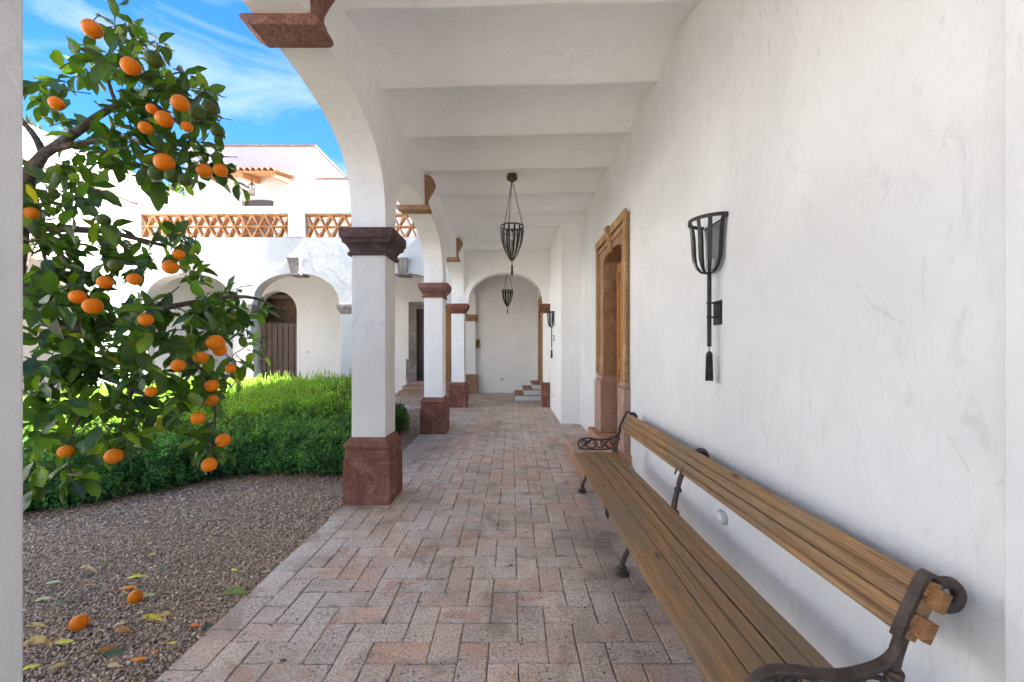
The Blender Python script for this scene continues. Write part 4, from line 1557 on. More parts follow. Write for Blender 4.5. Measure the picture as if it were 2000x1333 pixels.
socket('wall_switch', at(600, 688, 14.36)[0], 14.3585, at(600, 688, 14.36)[2], 'small switch plate on the gallery wall right of the board gate')

# lantern under canopy
o = thing('porch_lantern', at(492, 370, 14.3), 'small iron lantern hanging under the tiled canopy', 'lantern')
cx_, cy_, cz_ = at(492, 370, 14.3)
mb = MB()
for j in range(6):
    a = 2 * math.pi * j / 6
    mb.tube([(cx_ + .10 * math.cos(a), cy_ + .10 * math.sin(a), cz_ + .13), (cx_ + .085 * math.cos(a), cy_ + .085 * math.sin(a), cz_ - .20)], .009, 5)
for (z_, r_) in ((.13, .10), (-.20, .085), (-.18, .085)):
    mb.tube([(cx_ + r_ * math.cos(a), cy_ + r_ * math.sin(a), cz_ + z_) for a in np.linspace(0, 2 * math.pi, 7)[:-1]], .009, 5, True)
mb.lathe([(.10, .13), (.07, .17), (.03, .21), (.035, .23), (.01, .27), (.006, .46)], (cx_, cy_, cz_), 10)
mb.build('cage', 'brass', o)
mb = MB(); mb.lathe([(.07, -.19), (.085, .12)], (cx_, cy_, cz_), 6, False); mb.build('glass', 'glass', o)

# left house
LH = thing('side_house', (-9.9, 4, 0), 'white house along the left side of the courtyard with brick topped parapets', 'house')
mb = MB()
arch_wall(mb, 'y', -6, 11.0, 2.66, 5.26, -10.08, -9.74, [sup(-2.9, 1.14, 2.66, .82, 2.25), sup(-.1, 1.14, 2.66, .82, 2.25), sup(2.7, 1.14, 2.66, .82, 2.25), sup(5.5, 1.14, 2.66, .82, 2.25), sup(8.3, 1.14, 2.66, .82, 2.25)])
mb.box(-10.08, -9.741, 11.0, 15.0, -.1, 5.26)
mb.build('arcade_front', 'house', LH)
for yy in (-4.3, -1.5, 1.3, 4.1, 6.9, 9.9):
    mb = MB(); mb.box(-10.08, -9.74, yy - .23, yy + (.23 if yy < 9 else 1.0), -.05, 2.657); mb.build('pier', 'house', LH, .01)
mb = MB(); mb.box(-13.2, -12.9, -6, 15, -.1, 4.2); mb.box(-13, -10.08, -6, 15, 4.0, 4.2); mb.build('gallery_wall', 'house', LH)
mb = MB(); mb.box(-12.0, -11.7, -6, 15.0, 4.2, 6.86); mb.build('upper_wall', 'house', LH)
mb = MB(); mb.box(-10.12, -9.70, -6, 10.95, 5.262, 5.33); mb.box(-12.04, -11.66, -6, 14.95, 6.862, 6.93); mb.build('coping', 'coping', LH)

# spiky plants on the upper parapet
def spiky(seed):
    rr = random.Random(seed)
    mb = MB()
    for j in range(16):
        a = rr.uniform(0, 2 * math.pi)
        el = rr.uniform(.5, 1.45)
        L = rr.uniform(.16, .34)
        d_ = Vector((math.cos(a) * math.cos(el), math.sin(a) * math.cos(el), math.sin(el)))
        sv = d_.cross(Vector((0, 0, 1))).normalized()
        b0 = Vector((0, 0, 0))
        vs = [b0 - sv * .022, b0 + sv * .022, b0 + d_ * L * .5 + sv * .018, b0 + d_ * L * .5 - sv * .018, b0 + d_ * L, b0 + d_ * L * .3 + Vector((0, 0, -.02))]
        mb.add(vs, [(0, 1, 2, 3), (3, 2, 4)], False, (.05, .075, .04, 1))
    return mb
base = None
for i in range(22):
    y_ = 8.4 + i * .29 + random.uniform(-.08, .08)
    if i < 4:
        o = spiky(i).build('spiky_plant', 'hedge_leaf', None, recalc=False)
        src = o if i == 0 else src
        protos = [o] if i == 0 else protos + [o]
    else:
        o = protos[i % 4].copy()
        col.objects.link(o)
    o.location = (-11.78 + random.uniform(-.05, .05), y_, 6.93)
    o.rotation_euler = (0, 0, random.uniform(0, 6))
    o.scale = [random.uniform(.7, 1.15)] * 3
    tag(o, 'small dark spiky plant in the row growing along the top of the left parapet', 'plant', 'spiky plants along the left parapet')

# ------------------------------------------------------------------ leaves
def leaf_template():
    ts = [0.0, .07, .22, .46, .72, .92, 1.0]
    ws = [0.02, .20, .41, .50, .42, .16, 0.0]
    V = []
    for t_, w_ in zip(ts, ws):
        V += [(t_, -w_), (t_, 0), (t_, w_)]
    V = np.array(V)
    Fq = []
    for i in range(len(ts) - 1):
        for j in range(2):
            Fq.append((i * 3 + j, i * 3 + j + 1, (i + 1) * 3 + j + 1, (i + 1) * 3 + j))
    return V, np.array(Fq)
LT, LF = leaf_template()
def leaves_mesh(name, P, D, N, L, W, colr, curl, fold, mat, parent):
    """P base points, D directions, N normals"""
    n = len(P)
    D = D / np.linalg.norm(D, axis=1)[:, None]
    S = np.cross(D, N)
    S /= np.linalg.norm(S, axis=1)[:, None] + 1e-9
    N = np.cross(S, D)
    t_ = LT[None, :, 0]
    w_ = LT[None, :, 1]
    wave = 0.04 * np.sin(t_ * 9 + rng.uniform(0, 6, (n, 1))) * np.abs(w_) * 2
    up = -curl[:, None] * t_ ** 2 + fold[:, None] * np.abs(w_) + wave
    pts = P[:, None] + D[:, None] * (t_ * L[:, None])[..., None] + S[:, None] * (w_ * W[:, None])[..., None] + N[:, None] * (up * L[:, None])[..., None]
    k = LT.shape[0]
    F_ = (LF[None] + (np.arange(n) * k)[:, None, None]).reshape(-1, 4)
    cc = np.repeat(colr, k, axis=0)
    mid = np.tile(np.abs(LT[:, 1]) < .001, n)
    cc[mid] *= 1.25
    return raw_mesh(name, pts.reshape(-1, 3), F_, 4, mat, parent, cc, True)

# orange tree ------------------------------------------------------
def zdep(px):
    return max(1.9, 1.50 * F / (1000 - px))
tree = thing('orange_tree', (-3.4, 2.5, GZ), 'orange tree heavy with ripe fruit filling the left arch opening', 'tree')
mb = MB()
def limb(pts, r0, r1):
    P = bez(pts, 6)
    mb.tube(P, list(np.linspace(r0, r1, len(P))), 8)
def A(px, py, dz=0.0):
    return at(px, py, zdep(px) + .35 + dz)
root = (-3.4, 2.5, GZ - .1)
limb([root, (-3.36, 2.5, .5), (-3.2, 2.48, 1.1), (-2.95, 2.45, 1.7), A(48, 380, .1), A(62, 335), A(85, 302)], .065, .024)
limb([A(85, 302), A(150, 258), A(190, 228), A(228, 205), A(262, 175)], .024, .011)
limb([A(85, 302), A(70, 270), A(42, 235), A(0, 180)], .02, .008)
limb([A(105, 292), A(150, 282), A(210, 272), A(250, 268)], .018, .010)
limb([A(228, 205), A(215, 170), A(205, 120), A(240, 70), A(245, 45)], .010, .004)
limb([A(228, 205), A(300, 205), A(350, 240), A(400, 240)], .012, .005)
limb([A(300, 205), A(330, 150), A(370, 140)], .006, .003)
limb([A(250, 268), A(300, 330), A(310, 350)], .007, .003)
limb([A(250, 268), A(320, 300), A(400, 300), A(432, 320)], .010, .004)
limb([(-3.05, 2.45, 1.5), A(0, 410), A(60, 440), A(110, 447), A(200, 452), A(260, 465), A(320, 480)], .035, .008)
limb([A(60, 437), A(120, 500), A(150, 540), A(180, 600)], .016, .008)
limb([A(110, 447), A(150, 400), A(135, 350), A(100, 335)], .010, .004)
limb([(-3.2, 2.48, 1.15), A(20, 560), A(110, 640), A(240, 625), A(330, 600), A(480, 580), A(560, 610)], .035, .005)
limb([A(240, 625), A(300, 600), A(350, 560)], .008, .003)
limb([A(60, 437), A(90, 520), A(60, 600)], .010, .004)
limb([A(170, 720), A(90, 760), A(50, 820)], .010, .004)
limb([A(110, 640), A(170, 720), A(260, 760), A(330, 800)], .018, .006)
limb([A(240, 625), A(330, 680), A(400, 730), A(420, 800), A(415, 870)], .014, .005)
limb([A(170, 720), A(160, 800), A(140, 850)], .012, .004)
limb([A(260, 760), A(240, 820), A(225, 870)], .008, .003)
limb([(-3.3, 2.5, .8), (-3.9, 2.0, 1.5), (-4.3, 1.8, 2.2)], .04, .01)
limb([(-3.1, 2.5, 1.4), (-3.7, 3.2, 2.2), (-3.9, 3.6, 2.9)], .035, .01)
trunk = mb.build('trunk', 'bark', tree)
# clusters in photograph pixels: cx, cy, rx, ry, twigs
CL = [(215, 30, 32, 30, 4), (245, 75, 38, 36, 8), (290, 110, 42, 30, 7), (215, 125, 40, 34, 6), (165, 110, 36, 22, 3), (120, 130, 32, 22, 4), (75, 165, 34, 26, 5), (90, 205, 40, 26, 8),
      (150, 150, 30, 22, 3), (275, 165, 60, 30, 12), (345, 165, 50, 28, 8), (320, 205, 60, 34, 12), (385, 205, 38, 36, 9), (405, 180, 26, 24, 4), (255, 215, 45, 30, 7), (415, 240, 22, 24, 4),
      (210, 255, 42, 26, 6), (290, 260, 60, 36, 13), (360, 265, 50, 34, 9), (150, 235, 34, 26, 4), (230, 300, 46, 34, 9), (310, 310, 60, 34, 13), (380, 320, 46, 34, 10), (250, 345, 40, 20, 4), (330, 352, 50, 20, 7),
      (175, 290, 34, 18, 4), (430, 340, 24, 26, 3), (455, 358, 14, 10, 1),
      (110, 325, 48, 20, 6), (155, 335, 34, 22, 5), (185, 352, 22, 18, 2), (66, 360, 22, 34, 5), (145, 375, 22, 24, 3), (110, 405, 36, 22, 4), (165, 410, 36, 24, 5), (198, 425, 24, 18, 2), (70, 415, 28, 24, 4), (130, 440, 36, 16, 4),
      (75, 465, 36, 24, 8), (130, 480, 46, 24, 9), (195, 475, 46, 26, 9), (255, 480, 46, 26, 9), (315, 465, 44, 26, 9), (350, 455, 30, 20, 4), (375, 490, 26, 30, 5), (80, 520, 40, 30, 10), (150, 530, 46, 28, 10), (225, 520, 46, 24, 7), (300, 515, 40, 22, 5), (365, 525, 28, 26, 4), (395, 540, 20, 16, 2),
      (90, 570, 46, 28, 11), (170, 570, 44, 26, 8), (95, 615, 55, 30, 13), (180, 625, 50, 30, 13), (255, 610, 44, 28, 9), (320, 600, 44, 34, 9), (380, 590, 50, 30, 11), (440, 590, 44, 28, 10), (490, 600, 36, 26, 7), (525, 605, 22, 16, 2),
      (90, 665, 50, 36, 13), (170, 675, 50, 36, 13), (250, 665, 50, 36, 13), (330, 650, 46, 34, 12), (400, 640, 46, 34, 12), (455, 640, 36, 34, 9), (490, 650, 26, 26, 3), (500, 690, 22, 18, 2), (470, 700, 28, 24, 4),
      (85, 725, 46, 36, 13), (160, 735, 50, 36, 13), (240, 735, 46, 36, 12), (305, 710, 36, 30, 7), (375, 695, 40, 34, 10), (430, 735, 40, 32, 8), (80, 790, 40, 36, 12), (150, 795, 46, 36, 13), (225, 795, 44, 34, 11), (290, 785, 36, 32, 8), (350, 770, 40, 34, 9), (400, 775, 34, 36, 8),
      (85, 850, 36, 30, 9), (140, 850, 36, 24, 7), (190, 845, 36, 26, 7), (250, 845, 34, 26, 6), (310, 830, 32, 22, 4), (370, 820, 30, 24, 4), (415, 835, 26, 24, 4), (430, 860, 30, 20, 3), (395, 868, 24, 20, 3), (70, 905, 24, 24, 4), (150, 905, 20, 20, 2), (205, 880, 24, 18, 2), (250, 885, 16, 16, 1), (65, 940, 16, 14, 1), (140, 930, 14, 10, 1)]
Pb, Db, Nb, Lb, Cb = [], [], [], [], []
tw = MB()
def twig(base, d, L, nl, leafL, back=False):
    d = d / np.linalg.norm(d)
    side = np.cross(d, rng.normal(size=3)); side /= np.linalg.norm(side)
    pts = []
    for i in range(6):
        t_ = i / 5
        pts.append(base + d * L * t_ + np.array([0, 0, -.10 * L * t_ * t_]) + side * .06 * L * math.sin(t_ * 3))
    tw.tube([tuple(p) for p in pts], list(np.linspace(.0032, .0013, 6)), 5)
    for i in range(nl):
        t_ = (i + .6) / nl
        b = pts[0] + (pts[-1] - pts[0]) * t_
        b = np.array([np.interp(t_, np.linspace(0, 1, 6), [p[k_] for p in pts]) for k_ in range(3)])
        ang = i * 2.4 + rng.uniform(-.4, .4)
        s1 = np.cross(d, [0, 0, 1.0]); s1 /= np.linalg.norm(s1) + 1e-6
        s2 = np.cross(d, s1)
        out = s1 * math.cos(ang) + s2 * math.sin(ang)
        spread = 1.0 if i < nl - 1 else .2
        dd = d * rng.uniform(.35, .9) + out * spread * rng.uniform(.6, 1.1) + np.array([0, 0, -.28]) + rng.normal(size=3) * .12
        nn = np.array([0, 0, 1.0]) + out * .3 + rng.normal(size=3) * .42
        Pb.append(b); Db.append(dd); Nb.append(nn)
        l_ = leafL * rng.uniform(.75, 1.2) * (1 - .2 * abs(t_ - .5))
        Lb.append(l_)
        r_ = rng.random()
        if r_ < .10:
            c = np.array([.15, .25, .03])
        elif r_ < .45:
            c = np.array([.065, .15, .025])
        elif r_ < .985:
            c = np.array([.038, .095, .024])
        else:
            c = np.array([.30, .27, .03])
        Cb.append(c * rng.uniform(.5, 1.05) * (.8 if base[2] > 1.9 else 1.0))
for (cx, cy, rx, ry, nt_) in CL:
    for k_ in range(max(1, round(nt_ * (.60 if cy < 450 else (.47 if cy < 560 else .52))))):
        u, v_ = rng.normal(size=2) * .45
        px, py = cx + u * rx, cy + v_ * ry
        z = zdep(px) + abs(rng.normal()) * .42 + (.0 if cy < 450 else rng.uniform(0, .25))
        if cy < 360:
            z = zdep(px) + .15 + abs(rng.normal()) * .35
        base = np.array(at(px, py, z))
        d_ = rng.normal(size=3) * np.array([1, .8, .7]) + np.array([.25, 0, -.15 if cy > 560 else .05])
        d_ = d_ / np.linalg.norm(d_)
        L = rng.uniform(.07, .15)
        base = base - d_ * L * .5
        twig(base, d_, L, int(rng.integers(4, 7)), .104 if cy < 560 else .116)
# the half of the crown beyond the photograph's left edge and behind the trunk
for k_ in range(230):
    a = rng.uniform(0, 2 * math.pi); rr = rng.uniform(.35, 1.0) ** .6
    base = np.array([-3.75 + 1.05 * rr * math.cos(a), 2.4 + 1.05 * rr * math.sin(a), rng.uniform(1.1, 3.2)])
    if base[0] / base[1] > -1.24:
        continue
    d_ = rng.normal(size=3)
    twig(base, d_ / np.linalg.norm(d_), .15, 6, .088)
# distinct leaves hanging low at the front
Lb = np.array(Lb)
n = len(Lb)
leaves_mesh('foliage', np.array(Pb), np.array(Db), np.array(Nb), Lb, Lb * rng.uniform(.44, .56, n), np.array(Cb), rng.uniform(-.10, .42, n), rng.uniform(-.02, .42, n), 'leaf', tree)

def fruit_mesh(name, mat, seed):
    rr = random.Random(seed)
    mb = MB()
    nlat, nlon = 14, 22
    vs = []
    for i in range(nlat + 1):
        th = math.pi * i / nlat
        r_ = 1 + .0 * math.cos(th)
        z = math.cos(th) * .97
        if i == 0:
            z -= .05
        if i == 1:
            z -= .015
        for j in range(nlon):
            ph = 2 * math.pi * j / nlon
            q = math.sin(th) * (1 + .012 * math.sin(3 * ph + seed))
            vs.append((q * math.cos(ph), q * math.sin(ph), z))
    fs = [(i * nlon + j, i * nlon + (j + 1) % nlon, (i + 1) * nlon + (j + 1) % nlon, (i + 1) * nlon + j) for i in range(nlat) for j in range(nlon)]
    mb.add([(a * .5, b * .5, c * .5) for a, b, c in vs], fs, True)
    o = mb.build(name, mat, None, recalc=False)
    return o
of = fruit_mesh('orange', 'orange', 1)
gf = fruit_mesh('green_orange', 'green_fruit', 2)
FR = [(180, 57, 40, 0), (255, 130, 42, 0), (352, 202, 37, 0), (321, 233, 38, 0), (296, 213, 24, 0), (284, 250, 28, 0), (321, 318, 40, 0), (399, 334, 33, 0), (431, 333, 30, 0), (110, 202, 32, 0), (62, 417, 34, 0),
      (333, 522, 32, 0), (349, 497, 26, 0), (262, 546, 30, 0), (205, 552, 32, 0), (152, 580, 34, 0), (181, 598, 42, 0), (285, 625, 32, 0), (421, 670, 36, 0), (429, 684, 28, 0), (392, 699, 30, 0), (348, 714, 30, 0), (414, 754, 30, 0), (414, 782, 29, 0), (387, 817, 30, 0),
      (436, 860, 29, 0), (409, 908, 32, 0), (129, 882, 35, 0), (222, 891, 36, 0), (450, 720, 22, 0), (365, 248, 24, 0), (295, 765, 26, 0),
      (410, 212, 34, 1), (300, 116, 36, 1), (385, 222, 34, 1), (425, 256, 30, 1), (226, 519, 30, 1), (203, 430, 30, 1), (305, 340, 32, 1), (360, 352, 28, 1), (335, 345, 30, 1)]
used = {0: False, 1: False}
for (px, py, dpx, gr) in FR:
    z = zdep(px) + .04
    p = Vector(at(px, py, z))
    dia = dpx * z / F / (1 + .20 * ((px - 1000) / F) ** 2) * random.uniform(.88, 1.0)
    src = gf if gr else of
    if not used[gr]:
        o = src
        used[gr] = True
    else:
        o = src.copy()
        col.objects.link(o)
    o.parent = tree
    o.location = p - world_loc(tree)
    o.scale = (dia, dia, dia)
    o.rotation_euler = (random.uniform(-.35, .35), random.uniform(-.35, .35), random.uniform(0, 6))
    tw.tube([(p.x, p.y, p.z + dia * .42), (p.x + random.uniform(-.01, .01), p.y + .03, p.z + dia * .5 + .05), (p.x + random.uniform(-.03, .03), p.y + .14, p.z + dia * .5 + .10)], .0022, 5)
tw.build('twigs', 'bark', tree, recalc=False)['kind'] = 'stuff'

# hedges -----------------------------------------------------------
def hedge(name, blobs, n, leaf, cols, label, shoots=0, shoot_h=.16, ymax_shoot=None):
    o = thing(name, (blobs[0][0], blobs[0][1], GZ), label, 'hedge' if 'hedge' in name else 'shrub')
    B = np.array(blobs)
    area = B[:, 3] * B[:, 4]
    w_ = area / area.sum()
    idx = rng.choice(len(B), n, p=w_)
    d_ = rng.normal(size=(n, 3)); d_ /= np.linalg.norm(d_, axis=1)[:, None]
    d_[:, 2] = np.where(d_[:, 2] < -.55, -d_[:, 2], d_[:, 2])
    rad = 1 - np.abs(rng.normal(size=n)) * .13
    rad *= 1 + .12 * np.sin(d_[:, 0] * 9 + idx) * np.cos(d_[:, 1] * 8 + idx * 2)
    P = B[idx, :3] + d_ * B[idx, 3:6] * rad[:, None]
    keep = P[:, 2] > GZ + .02
    for b in B:
        q = ((P - b[:3]) / b[3:6])
        keep &= (np.linalg.norm(q, axis=1) > .70)
    keep &= (d_[:, 1] < .35) | (rng.random(n) < .3)
    P, d_, rad = P[keep], d_[keep], rad[keep]
    m = len(P)
    D = d_ * .55 + rng.normal(size=(m, 3)) * .75 + np.array([0, 0, .12])
    N = d_ * 1.2 + rng.normal(size=(m, 3)) * .7 + np.array([0, 0, .5])
    L = leaf * rng.uniform(.65, 1.25, m)
    # shoots
    sp, sD, sN, sL = [], [], [], []
    stm = MB()
    cand = np.where(d_[:, 2] > .45)[0]
    if ymax_shoot is not None:
        cand = cand[ymax_shoot(P[cand])]
    for k_ in range(min(shoots, len(cand))):
        b = P[rng.choice(cand)]
        h_ = shoot_h * rng.uniform(.4, 1.2)
        dr = np.array([rng.normal() * .22, rng.normal() * .22, 1.0])
        stm.tube([tuple(b - dr * .05), tuple(b + dr * h_ * .5), tuple(b + dr * h_)], [.0025, .002, .001], 4)
        nl = int(h_ / .011)
        for i in range(nl):
            t_ = (i + 1) / nl
            a = i * 2.4
            sp.append(b + dr * h_ * t_); sD.append((math.cos(a) * (1.1 - .8 * t_), math.sin(a) * (1.1 - .8 * t_), .55 + .5 * t_)); sN.append((-math.cos(a), -math.sin(a), 1.0)); sL.append(leaf * (1.0 - .35 * t_))
    for (bx, by, bz, rx, ry, rz) in blobs:
        for q in range(3):
            a = rng.uniform(0, 6.28)
            stm.tube([(bx, by + .1, GZ - .03), (bx + .3 * rx * math.cos(a), by + .3 * ry * math.sin(a), bz * .5), (bx + .8 * rx * math.cos(a), by + .8 * ry * math.sin(a), bz + rz * .4)], [.014, .009, .004], 5)
    stm.build('stems', 'bark', o, recalc=False)
    if sp:
        P = np.vstack([P, sp]); D = np.vstack([D, sD]); N = np.vstack([N, sN]); L = np.concatenate([L, sL])
        is_shoot = np.concatenate([np.zeros(m, bool), np.ones(len(sp), bool)])
    else:
        is_shoot = np.zeros(m, bool)
    tot = len(P)
    D = D / np.linalg.norm(D, axis=1)[:, None]
    S = np.cross(D, N); S /= np.linalg.norm(S, axis=1)[:, None] + 1e-9
    Nn = np.cross(S, D)
    W = L * .34
    V = np.stack([P, P + D * (L * .5)[:, None] + S * W[:, None] + Nn * (L * .12)[:, None], P + D * L[:, None], P + D * (L * .5)[:, None] - S * W[:, None] + Nn * (L * .12)[:, None]], 1)
    T = np.array([(0, 1, 2), (0, 2, 3)])
    F_ = (T[None] + (np.arange(tot) * 4)[:, None, None]).reshape(-1, 3)
    # dense inner growth that closes the hedge
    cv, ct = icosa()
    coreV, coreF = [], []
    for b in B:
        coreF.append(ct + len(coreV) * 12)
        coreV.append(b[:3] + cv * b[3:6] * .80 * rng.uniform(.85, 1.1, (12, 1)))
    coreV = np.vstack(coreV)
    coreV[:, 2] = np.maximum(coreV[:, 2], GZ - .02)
    C = np.array(cols)
    pick = rng.choice(len(C) - 1, tot)
    cc = C[pick] * rng.uniform(.75, 1.25, (tot, 1))
    ph = np.sin(P[:, 0] * 7.1 + 1.3 * np.sin(P[:, 1] * 5.3)) * np.sin(P[:, 1] * 6.7 + 2 * np.sin(P[:, 2] * 8.9)) * np.sin(P[:, 2] * 11 + P[:, 0] * 4)
    cc *= (1 + .55 * ph)[:, None]
    cc[is_shoot] = C[-1] * rng.uniform(.8, 1.2, (is_shoot.sum(), 1))
    V2 = np.vstack([V.reshape(-1, 3), coreV])
    F2 = np.vstack([F_, np.vstack(coreF) + tot * 4])
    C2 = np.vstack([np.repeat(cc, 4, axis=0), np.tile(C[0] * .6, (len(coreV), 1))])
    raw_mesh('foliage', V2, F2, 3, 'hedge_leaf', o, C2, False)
    return o
dark = [(.05, .15, .045), (.07, .20, .055), (.040, .11, .042), (.11, .27, .055), (.15, .31, .05)]  # low hedge: shade put into the leaf colours, last tone for shoots
bright = [(.16, .31, .03), (.20, .36, .035), (.12, .26, .03), (.24, .40, .04), (.24, .38, .04)]  # tall hedge: sunlight put into the leaf colours, most of it lies in shadow
fb = []
for x in np.arange(-5.6, -1.95, .24):
    fy = float(hedge_front(x))
    for r_ in range(3):
        fb.append((x + random.uniform(-.06, .06), fy + .22 + r_ * .30 + random.uniform(-.05, .05), .15 + .04 * r_, .24 + random.uniform(-.03, .05), .26, .30 + random.uniform(-.03, .05)))
hedge('hedge', fb, 160000, .031, dark, 'low clipped hedge along the front of the gravel, leaves painted dark green for shade', 420, .10)
rb = []
for x in np.arange(-7.2, -2.3, .34):
    for y in np.arange(6.0, 9.6, .36):
        if y < float(hedge_front(x)) + 1.0 or x > -.315 * y:
            continue
        hh = .30 + .20 * min(1, (y - 5.6) / 2.0)
        rb.append((x + random.uniform(-.08, .08), y + random.uniform(-.08, .08), hh, .29, .29, .34 + random.uniform(-.04, .06)))
hedge('sun_toned_hedge', rb, 130000, .036, bright, 'tall hedge behind the low one, before the board gate, leaves painted yellow green as if sunlit', 1500, .20)
rb = [(-2.25, 6.1, .27, .28, .3, .30), (-2.3, 6.6, .36, .30, .3, .36), (-2.75, 6.4, .34, .3, .3, .34), (-2.6, 7.0, .42, .34, .34, .42), (-3.1, 7.4, .42, .34, .34, .42), (-3.0, 8.0, .42, .36, .36, .44), (-2.5, 7.6, .36, .3, .3, .42)]
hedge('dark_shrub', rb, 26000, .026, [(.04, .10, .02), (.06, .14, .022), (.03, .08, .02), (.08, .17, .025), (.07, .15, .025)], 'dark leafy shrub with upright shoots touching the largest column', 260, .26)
rb = [(-2.05, 7.5, .16, .20, .22, .24), (-2.15, 7.85, .2, .22, .22, .26)]
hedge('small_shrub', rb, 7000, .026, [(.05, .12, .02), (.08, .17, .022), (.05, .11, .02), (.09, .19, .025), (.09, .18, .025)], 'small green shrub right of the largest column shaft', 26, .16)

# tree beyond the roofs
bt = thing('background_tree', (-14.6, 19, 0), 'tree top showing above the roofs between the two white houses', 'tree')
mb = MB(); mb.tube([(-14.6, 19, -.1), (-14.5, 19, 3), (-14.7, 19, 6.5), (-14.6, 19.1, 8)], [.25, .2, .12, .05], 8)
mb.tube([(-14.5, 19, 4), (-15.4, 19.2, 6), (-15.8, 19, 7.5)], [.12, .08, .03], 6); mb.tube([(-14.6, 19, 4.5), (-13.8, 18.8, 6.2), (-13.4, 19, 7.4)], [.12, .08, .03], 6)
mb.build('trunk', 'bark', bt)
m = 9000
d_ = rng.normal(size=(m, 3)); d_ /= np.linalg.norm(d_, axis=1)[:, None]
cc_ = np.array([(-14.6, 19, 7.2), (-15.6, 19.2, 6.9), (-13.6, 18.9, 7.0), (-14.4, 18.6, 7.9), (-14.9, 19.5, 6.2)])[rng.choice(5, m)]
P = cc_ + d_ * np.array([1.0, 1.0, .85]) * (rng.uniform(.5, 1.0, m) ** .5)[:, None]
Lc = rng.uniform(.10, .18, m)
pal = np.array([(.10, .15, .03), (.06, .11, .025), (.16, .20, .05), (.045, .09, .02)])
leaves_mesh('crown', P, d_ + rng.normal(size=(m, 3)) * .5, rng.normal(size=(m, 3)) + np.array([0, 0, 1.]), Lc, Lc * .5, pal[rng.choice(4, m)], rng.uniform(0, .2, m), rng.uniform(0, .2, m), 'leaf', bt)

# ------------------------------------------------------------------ fallen fruit and leaves on the gravel
def gnd(px, py, h=.006):
    z = (EYE - GZ - h) * F / (py - 682)
    return ((px - 1000) / F * z, z, GZ + h)
for (px, py, dpx, lab) in ((264, 1166, 33, 'fallen orange lying on the gravel beside a pale green leaf'), (154, 1219, 38, 'fallen orange nearest the left edge on the gravel')):
    p = Vector(gnd(px, py + 10))
    dia = .082 if dpx > 35 else .075
    o = of.copy(); col.objects.link(o)
    o.parent = None
    o.name = 'fallen_orange'
    o.location = (p.x, p.y, GZ + dia * .46 + .004)
    o.scale = (dia,) * 3
    o.rotation_euler = (1.1, .4, px)
    tag(o, lab, 'orange')
def fallen(px, py, L, ang, c, lab, curl=.12, fold=.12, wid=.34, grp=None):
    x, y, z = gnd(px, py, .012)
    d_ = np.array([[math.cos(ang), math.sin(ang), random.uniform(-.05, .12)]])
    P = np.array([[x, y, z + .006]]) - d_ * L / 2
    L *= 1.05
    P = np.array([[x, y, z + .006]]) - d_ * L / 2
    nrm = np.array([[random.uniform(-.35, .35), random.uniform(-1.0, -.3), 1.0]])
    o = leaves_mesh('fallen_leaf', P, d_, nrm, np.array([L]), np.array([L * wid]), np.array([c], float), np.array([curl]), np.array([fold]), 'dead_leaf', None)
    me = o.data
    co = np.zeros(len(me.vertices) * 3, np.float32)
    me.vertices.foreach_get('co', co)
    co = co.reshape(-1, 3)
    mn = co.mean(0); mn[2] = co[:, 2].min()
    co -= mn
    me.vertices.foreach_set('co', co.ravel())
    o.location = (float(mn[0]), float(mn[1]), max(GZ + .006, min(float(mn[2]), GZ + .012)))
    tag(o, lab, 'leaf', grp)
    return o
GR, PG, YL, TN, BRN, DG = (.19, .29, .09), (.52, .54, .30), (.66, .58, .08), (.68, .52, .30), (.36, .15, .05), (.07, .12, .06)
fallen(297, 1084, .05, .4, YL, 'small yellow leaf alone on the open gravel, farthest of the yellow ones', .1)
fallen(203, 1103, .07, .9, GR, 'green leaf above the pale curled leaf on the gravel')
fallen(171, 1122, .10, .1, TN, 'long pale curled leaf near the green leaf, left of centre', .5, .5, .25)
fallen(310, 1112, .055, .5, GR, 'dark green leaf right of the yellowish pair on the gravel', .1)
fallen(268, 1127, .10, .5, YL, 'yellow green leaf just above the orange peel scrap')
fallen(281, 1131, .06, .3, PG, 'pale narrow leaf touching the yellow green one', .3, .4, .3)
fallen(292, 1164, .08, .5, PG, 'pale green leaf leaning against the round orange')
fallen(105, 1139, .075, .35, PG, 'pale green leaf at left, above the two teal leaves')
fallen(86, 1171, .075, .5, PG, 'pale leaf nearest the left column edge')
fallen(119, 1180, .08, -.1, DG, 'dark teal leaf with pale underside left of the oranges')
fallen(457, 1115, .05, -.2, YL, 'small yellow leaf nearest the brick paving')
fallen(522, 1117, .045, .4, PG, 'tiny pale leaf against the paving edge')
fallen(460, 1164, .125, .25, GR, 'large green leaf resting at the paving edge', .25, .3, .4)
fallen(406, 1224, .06, 1.1, DG, 'dark leaf beside the small peel near the paving')
fallen(236, 1220, .06, .6, PG, 'thin pale leaf above the brown leaf', .2, .2, .3)
fallen(240, 1237, .09, -.1, BRN, 'curled brown leaf right of the left orange', .3, .6, .4)
fallen(296, 1219, .09, .25, YL, 'yellow and tan curled leaf at mid gravel', .5, .5, .35)
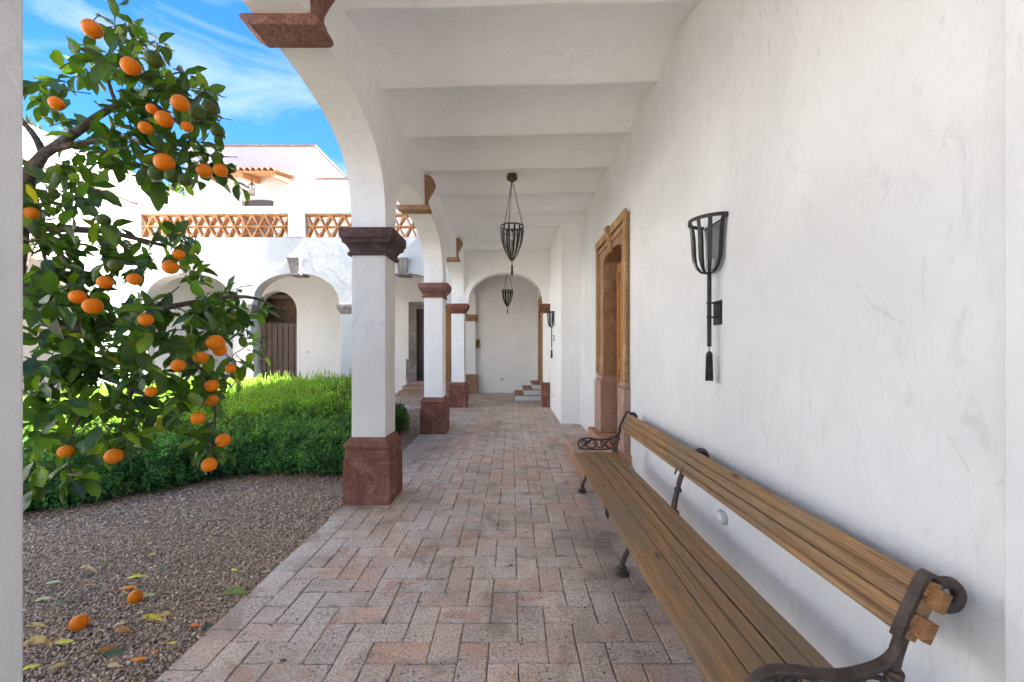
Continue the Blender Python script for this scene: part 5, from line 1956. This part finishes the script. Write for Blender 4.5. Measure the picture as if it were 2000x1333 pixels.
fallen(322, 1210, .075, .8, TN, 'tan curled leaf tip beside the yellow one', .5, .5, .4)
fallen(70, 1232, .085, .4, TN, 'pale rolled leaf at the left edge below the left orange', .4, .6, .25)
fallen(72, 1270, .10, .7, TN, 'crumpled tan leaf by the small orange scrap', .5, .7, .5)
fallen(126, 1256, .085, .15, YL, 'yellow green leaf below the left orange')
fallen(208, 1275, .07, .9, BRN, 'brown half of the leaf pair near the bottom', .4, .5, .4)
fallen(224, 1277, .10, .3, DG, 'broad dark teal leaf near the bottom left')
fallen(117, 1308, .06, 1.0, TN, 'pale crumpled leaf at the bottom left', .4, .6, .5)
fallen(222, 1304, .05, .2, TN, 'small pale leaf near the bottom edge', .3, .5, .5)
fallen(336, 1258, .045, .5, YL, 'small yellowish leaf right of the slice of orange')
fallen(60, 1305, .06, .4, YL, 'yellow leaf at the bottom left corner')
def scrap(px, py, L, ang, lab, c='orange'):
    x, y, z = gnd(px, py, .01)
    mb = MB()
    n_ = 8
    vs = []
    for i in range(n_ + 1):
        t_ = i / n_
        ww = .5 * L * .55 * math.sin(math.pi * min(1, t_ * .94 + .03)) ** .7
        for s1_, k_ in ((-1, 0), (-.5, .5), (0, .8), (.5, .5), (1, 0)):
            vs.append(((t_ - .5) * L, s1_ * ww, k_ * .35 * ww + .004))
    fs = [(i * 5 + j, i * 5 + j + 1, (i + 1) * 5 + j + 1, (i + 1) * 5 + j) for i in range(n_) for j in range(4)]
    mb.add(vs, fs, True)
    o = mb.build('peel_scrap', c, None)
    so_ = o.modifiers.new('thick', 'SOLIDIFY'); so_.thickness = .003
    o.location = (x, y, GZ + .008)
    o.rotation_euler = (0, 0, ang)
    tag(o, lab, 'peel')
scrap(252, 1148, .10, .35, 'long orange peel scrap just above the round orange')
scrap(381, 1222, .05, .1, 'small orange peel piece close to the paving edge')
scrap(82, 1250, .05, .1, 'orange peel scrap at the left below the fallen orange')
scrap(273, 1288, .065, .3, 'flat orange slice near the bottom of the gravel')
scrap(304, 1273, .03, .6, 'tiny red orange fragment above the flat slice')
